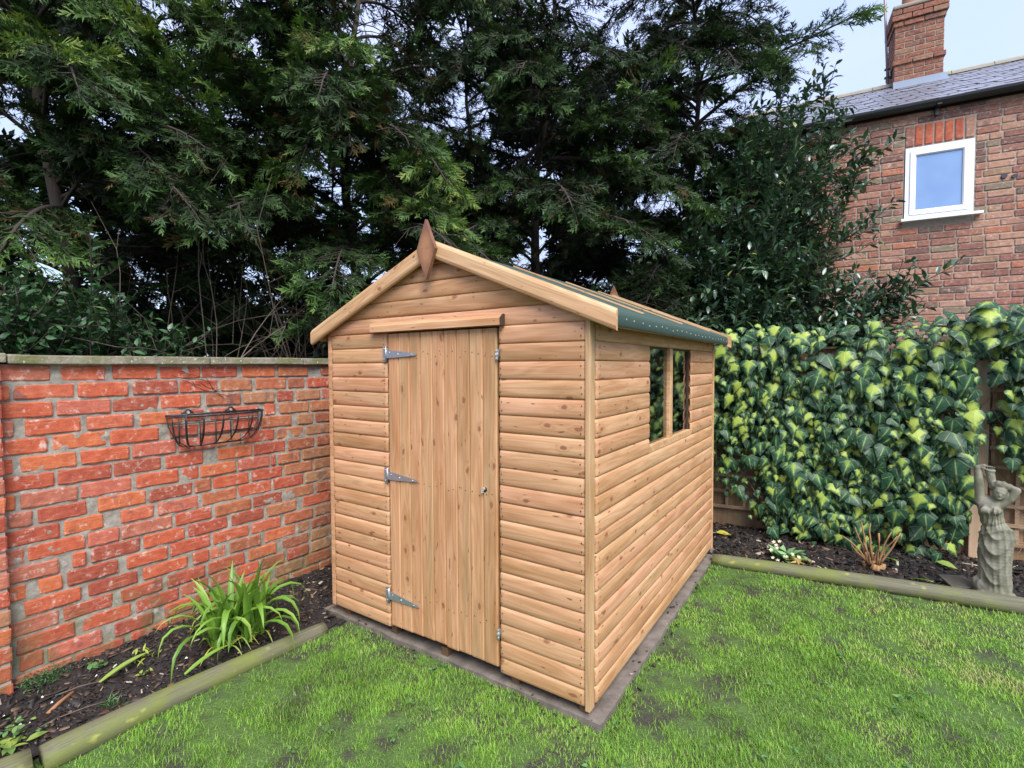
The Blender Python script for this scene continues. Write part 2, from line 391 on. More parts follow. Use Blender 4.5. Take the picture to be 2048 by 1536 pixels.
M['inside'] = NT('shed_inside').done((.16, .11, .07), .9)
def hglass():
    q = NT('sky_painted_glass'); return q.done(q.mix(q.noise(q.obj(), 3.5, 3), (.15, .27, .50), (.25, .38, .64)), .06, Specular_IOR_Level=.8)  # pale blue sky reflection with faint cloud, painted into the pane colour
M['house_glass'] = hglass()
M['upvc'] = NT('white_plastic_frame').done((.74, .77, .82), .35)
M['gasket'] = NT('black_gasket').done((.03, .03, .035), .5)
M['gutter'] = NT('black_gutter').done((.018, .02, .022), .38)
def slate_mat():
    q = NT('roof_slate'); p = q.addv(q.obj(), rndvec(q)); n = q.noise(p, 14, 4, .6)
    col = q.mix(n, (.12,.128,.155), (.24,.25,.29)); col = q.mix(q.math('MULTIPLY', q.rnd(), .5), col, (.15, .14, .17))
    q.bump(q.noise(p, 50, 4), .5, .004); return q.done(col, .38, Specular_IOR_Level=.6)
M['slate'] = slate_mat()
def ridge_mat():
    q = NT('ridge_tile'); n = q.noise(q.pos(), 12, 4, .6); return q.done(q.mix(n, (.20,.18,.14), (.33,.31,.25)), .85)
M['ridge'] = ridge_mat()
M['lead'] = NT('lead_flashing').done((.17, .215, .28), .5, Metallic=.2)
M['pot'] = NT('clay_pot').done((.26, .10, .065), .8)
M['mast'] = NT('mast_metal').done((.26, .19, .20), .5, Metallic=.4)
M['white'] = NT('white_render').done((.68, .67, .63), .7)
def stone_mat():
    q = NT('weathered_stone'); p = q.obj(); n = q.noise(p, 9, 5, .6)
    col = q.ramp(n, [(.3,(.105,.102,.070)),(.52,(.20,.193,.145)),(.75,(.33,.318,.255))])
    g = q.noise(q.scale(p, (1, 1, .5)), 8, 4, .6); col = q.mix(q.math('MULTIPLY', q.mapr(g, .48, .66), .7), col, (.085, .088, .040))
    q.bump(q.noise(p, 60, 4, .7), .4, .004); return q.done(col, .85)
M['stone'] = stone_mat()
def slab_mat():
    q = NT('dark_flagstone'); p = q.pos(); n = q.noise(p, 18, 4, .6); q.bump(n, .5, .004); return q.done(q.mix(n, (.045,.04,.032), (.12,.11,.085)), .6)
M['flag'] = slab_mat()
def post_mat():
    q = NT('post_wood'); p = q.obj(); n = q.noise(q.scale(p, (40, 40, 3)), 1.0, 3, .6)
    col = q.mix(n, (.40,.27,.16), (.52,.37,.24))
    w = q.mapr(q.noise(q.scale(p, (14, 14, 2.2)), 1.0, 3), .52, .60); col = q.mix(w, col, (.50,.43,.38))
    return q.done(col, .8)
M['post'] = post_mat()
M['cut_wood'] = NT('stick_wood').done((.30, .14, .06), .8)
M['white_bit'] = NT('pale_fragment').done((.72, .72, .66), .6)
M['blossom'] = NT('dead_leaf').done((.20, .09, .045), .7)

# ------------------------------------------------------------------ ground
def fbm(x, y, s, seed=0.0):
    return np.array([mnoise.fractal(Vector((a*s+seed, b*s-seed, seed*.37)), 1.0, 2.0, 4) for a, b in zip(np.ravel(x), np.ravel(y))]).reshape(np.shape(x))
def sheet(x0, x1, y0, y1, nx, ny, zf):
    X, Y = np.meshgrid(np.linspace(x0, x1, nx), np.linspace(y0, y1, ny)); Z = zf(X, Y)
    V = np.stack([X, Y, Z], -1).reshape(-1, 3)
    i = np.arange(nx*ny).reshape(ny, nx)
    F = np.stack([i[:-1,:-1], i[:-1,1:], i[1:,1:], i[1:,:-1]], -1).reshape(-1, 4)
    return V, F
GZ = -0.078
link('ground', mesh_np('ground', [(-300,-300,-.17),(300,-300,-.17),(300,300,-.17),(-300,300,-.17)], [(0,1,2,3)], M['ground']), kind='structure')
FA = R(7.8); FU = np.array([math.cos(FA), math.sin(FA)]); FN = np.array([-math.sin(FA), math.cos(FA)])
FP = np.array([0.22, 3.24])                       # a point on the fence face line
def fence_y(x): return FP[1] + (x-FP[0])*math.tan(FA)
def log_y(x): return 2.235 + (x-.07)*math.tan(R(7.3))
def llog_x(y): return -1.70 + (y+.13)*.10         # axis of the left log
def lawn_z(X, Y): return GZ + .012*fbm(X, Y, 1.6, 3.1) + .010*fbm(X, Y, 7, 1.3)
V, F = sheet(-2.0, 4.5, -3.6, 2.9, 180, 170, lawn_z)
link('lawn', mesh_np('lawn', V, F, M['lawn'], smooth=True), kind='structure')
def bedl_z(X, Y):
    return -.075 + .05*np.clip((-1.75-X)/.7, 0, 1) + .016*fbm(X, Y, 4, 7.7) + .014*fbm(X, Y, 16, 2.2)
V, F = sheet(-2.5, -1.66, -3.4, 2.9, 70, 280, bedl_z)
keep = V[:, 0] < llog_x(V[:, 1]) + .02
keep |= V[:, 1] > -.1
F = F[keep[F].all(1)]
link('flower_bed', mesh_np('flower_bed', V, F, M['soil'], smooth=True), kind='structure')
def bedr_z(X, Y): return -.062 + .035*np.clip((Y-log_y(X))/.9, 0, 1) + .014*fbm(X, Y, 4, 9.7) + .013*fbm(X, Y, 16, 5.2)
V, F = sheet(-.2, 4.4, 1.9, 3.9, 260, 130, bedr_z)
keep = (V[:, 1] > log_y(V[:, 0]) - .02) & (V[:, 1] < fence_y(V[:, 0]) + .06)
F = F[keep[F].all(1)]
link('flower_bed', mesh_np('flower_bed', V, F, M['soil'], smooth=True), kind='structure')

# ------------------------------------------------------------------ grass
def in_slab(x, y):
    j = .022*np.sin(x*23+y*31)+.018*np.sin(y*57-x*41)
    return (x > -1.92+j) & (x < .058+j) & (y > -.002+j) & (y < 2.55)
def grass():
    n = 1000000
    x = rng.uniform(-1.9, 3.2, n); y = rng.uniform(-2.3, 2.75, n)
    near = np.hypot(x-CAMP[0], y-CAMP[1])
    ok = ~in_slab(x, y) & (y < log_y(x) - .05) & (x > llog_x(y) + .075) & (rng.random(n) < np.clip(1.15-near/4.6, .22, 1))
    d = np.stack([x-CAMP[0], y-CAMP[1]], 1); ok &= (d @ np.array([-.556, .831])) > .9
    x, y = x[ok], y[ok]
    den = fbm(x, y, 2.2, 4.4)*.7 + fbm(x, y, 7, 8.1)*.55
    wear = np.clip((1.0-x)/2.2, 0, 1)*.26 + np.where((y < .35) & (x < .5), .15, -.03)     # worn near the door
    edge = np.minimum(np.abs(x-.105), 1)
    ok = rng.random(len(x)) < np.clip(1.06 + den*1.7 - wear*1.2, .10, 1)
    x, y, den = x[ok], y[ok], den[ok]
    z = lawn_z(x, y)
    n = len(x)
    T = np.array([(-.5,0,0),(.5,0,0),(-.38,.12,.5),(.38,.12,.5),(0,.45,1.0)], float)
    TF = np.array([(0,1,3),(0,3,2),(2,3,4)])
    az = rng.uniform(0, 2*np.pi, n) ; lean = rng.uniform(.2, 1.5, n)
    h = rng.uniform(.012, .030, n)*(1+.35*np.clip(fbm(x, y, 3, 12.2), -1, 1.4)); h *= np.where(den > .2, 1.2, 1)
    w = rng.uniform(.0017, .0032, n)*(1+np.clip(np.hypot(x-CAMP[0], y-CAMP[1])-2.2, 0, 3)*.28)
    c, s = np.cos(az), np.sin(az)
    P = np.zeros((n, 5, 3))
    lx = T[None, :, 0]*w[:, None]; ly = T[None, :, 1]*(h*lean*1.5)[:, None]; lz = T[None, :, 2]*(h*np.sqrt(np.clip(1-.4*lean**2*.8, .2, 1)))[:, None]
    P[:, :, 0] = x[:, None] + c[:, None]*lx - s[:, None]*ly
    P[:, :, 1] = y[:, None] + s[:, None]*lx + c[:, None]*ly
    P[:, :, 2] = z[:, None] + lz - .002
    F = (TF[None] + (np.arange(n)*5)[:, None, None]).reshape(-1, 3)
    tone = .50 + .38*fbm(x, y, 1.1, 6.6) + .30*fbm(x, y, 5, 2.8) + rng.normal(0, .09, n) + np.clip(x-.3, 0, 2)*.06  # last term lightens the right side: its stronger skylight put into colour
    # yellow mossy patches and a dry scorched one
    for (px, py, r, a) in ((1.15, .68, .22, .42), (1.06, 1.36, .10, .4), (1.28, 1.27, .10, .42), (2.1, 1.5, .3, .2), (-.5, -.55, .2, .15)):
        tone += a*np.exp(-((x-px)**2+(y-py)**2)/r**2)
    tone = np.where(rng.random(n) < .05, rng.uniform(.92, 1, n), tone)
    tip = np.array([-.16, -.16, 0, 0, .12])
    var = np.clip(tone[:, None] + tip[None], 0, 1)
    me = mesh_np('grass', P.reshape(-1, 3), F, M['grass'], {'var': var.ravel()})
    link('grass', me, kind='stuff', label='patchy short green lawn grass around the shed', cat='grass')
grass()
# broad-leaved weeds in the lawn
def leaf_template(n=3, fold=.25, wid=.5, curl=.25):
    """pointed oval leaf, x 0..1 along, y across; 4n-ish triangles"""
    xs = np.linspace(0, 1, n+2); V = [(0, 0, 0)]; F = []
    rows = []
    for i in range(1, n+1):
        t = xs[i]; w = wid*math.sin(math.pi*t**.85)*.5; zc = -curl*t*t
        b = len(V); V += [(t, -w, zc+fold*w), (t, 0, zc), (t, w, zc+fold*w)]; rows.append(b)
    V.append((1, 0, -curl)); e = len(V)-1
    F += [(0, rows[0], rows[0]+1), (0, rows[0]+1, rows[0]+2)]
    for a, b in zip(rows[:-1], rows[1:]):
        F += [(a, b, b+1), (a, b+1, a+1), (a+1, b+1, b+2), (a+1, b+2, a+2)]
    l = rows[-1]; F += [(l, e, l+1), (l+1, e, l+2)]
    return np.array(V, float), np.array(F)
LT, LTF = leaf_template()
def rosette(name, label, cat, loc, n, size, elev, matk, var=(0, 1), group=None, parts=False, wid=1.0, spread=.01):
    t = thing(name, label, cat, loc, group=group or ('weeds in the left bed' if name == 'weed' else None))
    az = rng.uniform(0, 2*np.pi, n); el = rng.uniform(elev[0], elev[1], n)
    d = np.stack([np.cos(az)*np.cos(el), np.sin(az)*np.cos(el), np.sin(el)], 1)
    pos = np.stack([rng.normal(0, spread, n), rng.normal(0, spread, n), rng.uniform(0, spread, n)], 1)
    sc = rng.uniform(size[0], size[1], n)
    Rm = rotmats(d, rng.normal(0, .3, n)); vv = rng.uniform(var[0], var[1], n)
    if parts:
        for i in range(n):
            V, F, A = scatter(LT*np.array([1, wid, 1]), LTF, pos[i:i+1], Rm[i:i+1], sc[i:i+1], None, {'var': vv[i:i+1]})
            link('leaf', mesh_np('leaf', V, F, M[matk], A, True), t, local=True)
    else:
        V, F, A = scatter(LT*np.array([1, wid, 1]), LTF, pos, Rm, sc, None, {'var': vv})
        link('foliage', mesh_np('foliage', V, F, M[matk], A, True), t, local=True, kind='stuff')
    return t
def lawn_weeds():
    n = 260
    x = rng.uniform(-1.2, 2.6, n); y = rng.uniform(-1.5, 2.2, n); m = (fbm(x, y, 1.4, 20.1) > .08) & ~in_slab(x, y) & (y < log_y(x)-.08) & (x > llog_x(y)+.12)
    x, y = x[m], y[m]; k = 5
    X = np.repeat(x, k)+rng.normal(0, .006, len(x)*k); Y = np.repeat(y, k)+rng.normal(0, .006, len(x)*k)
    az = rng.uniform(0, 2*np.pi, len(X)); el = rng.uniform(.05, .5, len(X))
    d = np.stack([np.cos(az)*np.cos(el), np.sin(az)*np.cos(el), np.sin(el)], 1)
    pos = np.stack([X, Y, lawn_z(X, Y)+rng.uniform(.012, .03, len(X))], 1)
    V, F, A = scatter(LT, LTF, pos, rotmats(d, rng.normal(0, .3, len(X))), rng.uniform(.012, .030, len(X)), None, {'var': rng.uniform(.1, .75, len(X))})
    link('lawn_weed', mesh_np('lawn_weed', V, F, M['small_leaf'], A, True), kind='stuff', label='low broad leaved weeds scattered through the lawn', cat='weeds')
lawn_weeds()

# ------------------------------------------------------------------ bark chips and bed litter
def chips(name, label, n, xf, yf, zf, mask, lo, hi):
    x = rng.uniform(*xf, n); y = rng.uniform(*yf, n); m = mask(x, y); x, y = x[m], y[m]; n = len(x)
    T = np.array([(-.5,-.5,0),(.5,-.42,.0),(.46,.5,.05),(-.45,.45,.0),(-.45,-.4,.35),(.4,-.4,.4),(.42,.4,.38),(-.4,.42,.3)])
    TF = np.array([(4,5,6),(4,6,7),(0,1,5),(0,5,4),(1,2,6),(1,6,5),(2,3,7),(2,7,6),(3,0,4),(3,4,7)])
    az = rng.uniform(0, 2*np.pi, n); el = rng.normal(0, .35, n)
    d = np.stack([np.cos(az)*np.cos(el), np.sin(az)*np.cos(el), np.sin(el)], 1)
    l = rng.uniform(lo, hi, n)*rng.choice([1, 1, 1, 1.8], n)
    S = np.stack([l, l*rng.uniform(.15, .5, n), np.full(n, .012)], 1)
    V, F, A = scatter(T, TF, np.stack([x, y, zf(x, y)+.004], 1), rotmats(d, rng.normal(0, .4, n)), S, None, {'var': rng.random(n)**1.7})
    link(name, mesh_np(name, V, F, M['chip'], A), kind='stuff', label=label, cat='mulch')
chips('bark_mulch', 'dark bark chips covering the bed below the ivy', 7500, (-.1, 3.4), (2.1, 3.8), bedr_z, lambda x, y: (y > log_y(x)+.05) & (y < fence_y(x)), .015, .06)
chips('soil_litter', 'dark crumbs, chips and bits of debris on the bed below the brick wall', 4300, (-2.44, -1.6), (-2.2, .7), bedl_z, lambda x, y: (x < llog_x(y)-.05) | ((y > 0) & (x < -1.9)), .010, .042)

# ------------------------------------------------------------------ concrete base
bm = MB(); bm.box((-1.90, -.018, -.125), (.072, 2.56, -.05))
me = bm.mesh('concrete_base', M['concrete']); b2 = bmesh.new(); b2.from_mesh(me)
bmesh.ops.subdivide_edges(b2, edges=b2.edges[:], cuts=14, use_grid_fill=True)
for v in b2.verts:
    if v.co.z > -.06 and (v.co.x < -1.9 or v.co.x > .08 or v.co.y < -.04): v.co.z -= .006
    v.co += Vector((mnoise.noise(v.co*6)*.018, mnoise.noise(v.co*6+Vector((9,0,0)))*.016, mnoise.noise(v.co*4+Vector((0,9,0)))*.002))
b2.to_mesh(me); b2.free()
link('concrete_base', me, label='rough concrete slab showing as a strip under the wooden shed', cat='slab')

def edge_mask(x, y): return ((x > .045+.03*np.sin(y*9)) & (x < .17) & (y > -.1) & (y < 2.2)) | ((y < -.008+.012*np.sin(x*11)) & (y > -.12) & (x > -1.95) & (x < .15))
def edge_z(x, y): return np.where((x < .072) & (y > -.018), -.050, lawn_z(x, y)+.004)
chips('soil_crumbs', 'dark soil crumbs and bits scattered along the edge of the concrete slab', 1900, (-1.95, .2), (-.14, 2.2), edge_z, edge_mask, .006, .020)

# ------------------------------------------------------------------ shed
P = 0.088
shed = thing('garden_shed', 'new timber garden shed with apex roof, log lap boards and plank door', 'shed', (-.88, 0, -.05))
PROF = [(.0055,.0),(.0105,.0012),(.0132,.0042),(.0155,.011),(.0168,.024),(.0172,.045),(.0166,.064),(.0150,.077),(.0120,.0835),(.0085,.0865),(.0055,.0878)]
def log_board(length, h=P, ends=(True, True), prof=PROF, wob=.0012, cut=0.0):
    """loglap board: x 0..length, face towards -y, z 0..h"""
    k = h/P; xs = []
    a = [(0, .30), (.003, .72), (.010, .95), (.022, 1)]
    for d, s in a: xs.append((d, s if ends[0] else 1))
    nmid = max(2, int(length/.22))
    for i in range(1, nmid): xs.append((length*i/nmid, 1))
    for d, s in a[::-1]: xs.append((length-d, s if ends[1] else 1))
    V = []; F = []; n = len(prof)+2; sd = random.random()*100
    if cut: xs = [(0, 1), (length*.33, 1), (length*.66, 1), (length, 1)]
    for x, s in xs:
        w = mnoise.noise(Vector((x*1.3, sd, 0)))*wob; wz = mnoise.noise(Vector((x*1.1, sd, 7)))*wob
        V.append((x, .004, 0))
        for d, z in prof:
            zz = z*k
            if s < 1: zz = h*.5 + (zz-h*.5)*(.90+.10*s)
            V.append((x, -d*s-(w if s == 1 else 0), zz+wz))
        V.append((x, .004, h*.985))
    if cut: V = [(a+(1-2*a/length)*c*cut, b, c) for a, b, c in V]      # ends sawn to the roof pitch
    for i in range(len(xs)-1):
        for j in range(n-1):
            F.append((i*n+j, (i+1)*n+j, (i+1)*n+j+1, i*n+j+1))
    F.append(tuple(range(n))[::-1]); e = (len(xs)-1)*n; F.append(tuple(e+j for j in range(n)))
    return np.array(V), F
nails = MB()
def nail(p, nrm, r=.0034):
    nv = Vector(nrm); u = nv.cross(Vector((0, 0, 1))).normalized(); w = nv.cross(u)
    p = Vector(p)
    nails.add([tuple(p + r*(math.cos(a)*u+math.sin(a)*w)) for a in [i*math.pi/3 for i in range(6)]], [(0,1,2,3,4,5)])
def front_board(x0, x1, z, h=P, ends=(True, True), nl=True, cut=0.0):
    V, F = log_board(x1-x0, h, ends, cut=cut)
    link('board', mesh_np('board', V, F, M['pine'], smooth=True), shed, (x0, 0, z+random.uniform(-.0008, .0008)), (random.uniform(-.012, .012), 0, 0))
    if nl:
        for xx in (x0+.018, x1-.020):
            for zz in (.27, .68):
                nail((xx+random.uniform(-.006, .006), -.0195, z+h*(zz+random.uniform(-.06, .06))), (0, -1, 0))
SX = .022
def side_board(y0, y1, z, h=P, ends=(True, True), x=SX):
    V, F = log_board(y1-y0, h, ends)
    link('board', mesh_np('board', V, F, M['pine'], smooth=True), shed, (x, y0, z+random.uniform(-.0008, .0008)), (random.uniform(-.012, .012), 0, R(90)))
    for yy in (y0+.02, y1-.02, (y0+y1)/2):
        for zz in (.3, .7):
            nail((x+.0195, yy+random.uniform(-.01, .01), z+h*(zz+random.uniform(-.05, .05))), (1, 0, 0))
ZT = 19.9*P
for k in range(20):
    z = ZT-(k+1)*P; h = P
    if k == 19: z = .0; h = .9*P
    front_board(-1.782, -1.268, z, h); front_board(-.469, .003, z, h)
    wob = .02 if k in (1, 2, 3, 4, 5, 6, 7) else 0
    if 1 <= k <= 7:
        side_board(.036, .772, z, h); side_board(1.692, 2.375, z, h)
    else:
        side_board(.036, 2.375, z, h)
APX, SLOPE = -.88, .417
def roof_z(x): return 2.205 - SLOPE*abs(x-APX)
for i in range(5):
    z = ZT+i*P; hw = (2.185-z)/SLOPE
    if i == 0: front_board(-1.782, .003, z, P, (False, False), False)
    else: front_board(APX-hw, APX+hw, z, P, (False, False), False, 1/SLOPE)
for (nx, nzz) in ((-.62, 1.905), (-.62, 1.928), (-1.22, 1.90), (-1.25, 1.87), (-.60, 1.985), (-.59, 2.0)): nail((nx, -.0195, nzz), (0, -1, 0))
# inner shell: back of the walls seen through gaps and the window
sh = MB()
def wallbox(a, b): sh.box(a, b)
wallbox((-1.78, .012, .0), (-1.27, .03, ZT)); wallbox((-.475, .012, .0), (.0, .03, ZT))
sh.add([(-1.79,.012,ZT),(.005,.012,ZT),(.005,.012,1.80),(APX,.012,2.17),(-1.79,.012,1.80)], [(0,1,2,3,4)])
sh.add([(-1.79,.03,ZT),(.005,.03,ZT),(.005,.03,1.80),(APX,.03,2.17),(-1.79,.03,1.80)], [(4,3,2,1,0)])
wallbox((-.0, .04, .0), (.012, .775, ZT)); wallbox((-.0, 1.692, .0), (.012, 2.37, ZT)); wallbox((-.0, .776, .0), (.012, 1.691, 1.045)); wallbox((-.0, .776, 1.665), (.012, 1.691, ZT))
wallbox((-1.79, .04, .0), (-1.775, 2.37, ZT)); wallbox((-1.775, 2.36, 0), (-.005, 2.375, ZT)); wallbox((-1.775, .031, -.004), (-.005, 2.36, .012))
link('wall_lining', sh.mesh('wall_lining', M['inside']), shed)
# back wall and left wall boards (seen only from the side)
for k in range(20):
    z = max(0, ZT-(k+1)*P); h = P if k < 19 else .9*P
    V, F = log_board(2.37); link('board', mesh_np('board', V, F, M['pine'], smooth=True), shed, (-1.794, 2.37, z), (0, 0, R(-90)))
# corner trims
link('corner_trim', boxmesh('corner_trim', (0, 0, 0), (.024, .052, ZT+.045), M['trim'], .003), shed, (.005, -.020, -.012))
link('corner_trim', boxmesh('corner_trim', (0, 0, 0), (.034, .03, ZT+.045), M['pine'], .003), shed, (-1.818, -.012, -.002))
link('corner_trim', boxmesh('corner_trim', (0, 0, 0), (.030, .024, ZT+.02), M['barge'], .003), shed, (.016, 2.377, -.002))
# bearers
for x in (-1.70, -1.27, -.86, -.40, -.02):
    link('bearer', boxmesh('bearer', (0, 0, 0), (.045, 2.34, .046), M['bearer'], .003), shed, (x-.022, .018 if x != -.86 else .006, -.050))
# door
door = link('door', None, shed, (-1.254, -.006, .026))
bw = (1.254-.478)/9
for i in range(9):
    m = MB(); w = bw-.0025; zt = 1.716; zb = random.uniform(-.006, .006)
    prof = [(0,.012),(0,-.0045),(.0055,-.0125),(w-.0055,-.0125),(w,-.0045),(w,.012)]
    Vv = []; zs = [zb, zb+.004, zb+.012]+[zt*j/6 for j in range(1, 6)]+[zt]
    for j, zz in enumerate(zs):
        for (a, b) in prof: Vv.append((a, b*(.55 if j == 0 else .85 if j == 1 else 1) - mnoise.noise(Vector((zz*.9, i*3.3, 0)))*.0012, zz))
    Ff = []
    for j in range(len(zs)-1):
        for a in range(5): Ff.append((j*6+a+1, j*6+a, (j+1)*6+a, (j+1)*6+a+1))
    Ff.append(tuple(range(6))); e = (len(zs)-1)*6; Ff.append(tuple(e+a for a in range(6))[::-1])
    link('door_board', mesh_np('door_board', np.array(Vv), Ff, M['door']), door, (-1.254+i*bw, -.006, .026), (0, 0, 0))
    for zz in (1.618, .90, .24):
        for a in (.25, .72): nail((-1.254+(i+a)*bw+random.uniform(-.006, .006), -.0196, zz+random.uniform(-.02, .02)), (0, -1, 0))
def hinge(z, tilt):
    h = link('hinge', None, door, (-1.262, -.022, z))
    pl = MB(); pl.box((-.027, -.003, -.046), (-.002, .0, .046)); link('hinge_plate', pl.mesh('hinge_plate', M['steel']), h, (-1.262, -.022, z))
    k = MB(); k.tube([(0, -.005, -.044), (0, -.005, .044)], .0055, 8); link('hinge_knuckle', k.mesh('hinge_knuckle', M['steel'], True), h, (-1.262, -.022, z))
    s = MB(); V = [(.004,-.004,-.024),(.06,-.004,-.021),(.215,-.004,-.008),(.235,-.004,-.006),(.243,-.004,0),(.235,-.004,.006),(.215,-.004,.008),(.06,-.004,.021),(.004,-.004,.024)]
    n = len(V); s.add(V+[(a, -.0005, c) for a, b, c in V], [tuple(range(n))]+[tuple(range(2*n-1, n-1, -1))]+[(i, n+i, n+(i+1) % n, (i+1) % n) for i in range(n)])
    link('hinge_strap', s.mesh('hinge_strap', M['steel']), h, (-1.262, -.022, z), (0, tilt, 0))
    b = MB()
    for (a, c) in ((.10, .0), (.205, .0), (-.015, .03), (-.015, -.03), (.03, .010)):
        b.tube([(a, -.0045, c), (a, -.0075, c)], .005 if a == .10 else .0032, 8)
    link('screw', b.mesh('screw', M['screw'], True), h, (-1.262, -.022, z), (0, tilt, 0))
hinge(1.626, R(1.5)); hinge(.915, R(1.5)); hinge(.200, R(2))
lk = link('lock', None, door, (-.553, -.019, .925))
m = MB(); m.tube([(0, 0, 0), (0, -.003, 0)], .013, 12); link('escutcheon', m.mesh('escutcheon', M['black']), lk, (-.553, -.018, .925))
m = MB(); m.tube([(-.004, 0, .004), (-.004, -.014, .004)], .0085, 10); m.box((-.013, -.016, -.016), (-.004, -.003, -.004)); link('lock_barrel', m.mesh('lock_barrel', M['screw']), lk, (-.553, -.020, .925))
# turn buttons on the right jamb
for z in (1.612, .208):
    t = link('turn_button', None, shed, (-.468, -.02, z))
    m = MB(); m.box((-.006, -.010, -.028), (.008, -.003, .026)); link('button_plate', m.mesh('button_plate', M['steel']), t, (-.468, -.019, z), (0, R(8), 0))
    m = MB(); m.tube([(0, -.010, 0), (0, -.015, 0)], .007, 8); m.tube([(.0, -.010, -.020), (0, -.0135, -.020)], .004, 8); m.tube([(.0, -.010, .018), (0, -.0135, .018)], .004, 8)
    link('screw', m.mesh('screw', M['screw']), t, (-.468, -.019, z))
# drip lintel above the door
lint = link('lintel', None, shed, (-.905, -.012, 1.782))
m = MB(); L_ = [(-1.385,-.019,1.754),(-1.385,-.050,1.754),(-1.385,-.050,1.788),(-1.385,-.030,1.806),(-1.385,-.019,1.806)]
Rr = [(-.434,b,c) for a,b,c in L_]; L2 = [(-1.385+(.012 if i in (1,2) else 0),b,c) for i,(a,b,c) in enumerate(L_)]
m.add([(a+.905, b+.012, c-1.782) for a,b,c in L2+Rr], [(4,3,2,1,0),(5,6,7,8,9)]+[((i+1)%5, i+5-5, i+5, (i+1)%5+5) for i in range(5)])
link('lintel_bar', m.mesh('lintel_bar', M['pine']), lint, (-.905, -.012, 1.782))
m = MB(); m.add([(.0, b, c) for a,b,c in [(0,-.019,1.752),(0,-.052,1.752),(0,-.052,1.789),(0,-.031,1.808),(0,-.019,1.808)]]+[(.008, b, c) for a,b,c in [(0,-.019,1.752),(0,-.052,1.752),(0,-.052,1.789),(0,-.031,1.808),(0,-.019,1.808)]],
      [(4,3,2,1,0),(5,6,7,8,9)]+[((i+1)%5, i, i+5, (i+1)%5+5) for i in range(5)])
link('end_grain', m.mesh('end_grain', M['dark_end']), lint, (-.4335, 0, 0))
for xx in (-1.345, -.47): nail((xx, -.0505, 1.775), (0, -1, 0), .003)
# bargeboards: plumb-cut ends, moulded edges
BH = .094
def barge(y0, sgn, mat, xend, facing=-1):
    prof = [(0,.0),(0,-.010),(.006,-.016),(.018,-.020),(BH-.022,-.020),(BH-.010,-.016),(BH-.006,-.010),(BH,-.008),(BH,.0)]
    n = len(prof); V = []; F = []
    for i in range(9):
        x = APX + sgn*(.004 + (xend-.004)*i/8)
        zt = 2.228 - SLOPE*abs(x-APX)
        for v, d in prof: V.append((x-APX, d*(-facing), zt-BH+v-2.0))
    for i in range(8):
        for j in range(n-1): F.append((i*n+j, i*n+j+1, (i+1)*n+j+1, (i+1)*n+j))
        F.append((i*n+n-1, i*n, (i+1)*n, (i+1)*n+n-1))
    F.append(tuple(range(n))); F.append(tuple(8*n+j for j in range(n))[::-1])
    ra = math.atan(SLOPE)*sgn; ca, sa = math.cos(ra), math.sin(ra)
    V = [(x_*ca-z_*sa, y_, x_*sa+z_*ca) for x_, y_, z_ in V]
    me = mesh_np('bargeboard', np.array(V), F, mat)
    b = bmesh.new(); b.from_mesh(me); bmesh.ops.recalc_face_normals(b, faces=b.faces[:]); b.to_mesh(me); b.free()
    link('bargeboard', me, shed, (APX, y0, 2.0), (0, ra, 0))
barge(-.044, -1, M['barge'], 1.048); barge(-.044, 1, M['barge'], 1.046)
barge(2.442, -1, M['barge'], 1.048, 1); barge(2.442, 1, M['barge'], 1.046, 1)
def finial(y, s, tip):
    m = MB(); hw = .066
    o = [(0, -.158), (hw, .0), (0, .158), (-hw, .0)]
    for (d0, d1, k) in ((0, .010, 1.0), (.0105, .021, 1.0)):
        V = [(a*k, -d0*s, c*k) for a, c in o]+[(a*k, -d1*s, c*k) for a, c in o]
        m.add(V, [(0,1,2,3), (7,6,5,4)]+[(i, i+4, (i+1) % 4+4, (i+1) % 4) for i in range(4)])
    me = m.mesh('finial', M['rust_wood']); b = bmesh.new(); b.from_mesh(me); bmesh.ops.recalc_face_normals(b, faces=b.faces[:]); b.to_mesh(me); b.free()
    link('finial', me, shed, (APX-.003, y, tip))
    for a in (-.025, .012): nail((APX-.003+a, y-.0215*s, tip+.005), (0, -s, 0), .0032)
finial(-.0655, 1, 2.168); finial(2.4655, -1, 2.158)
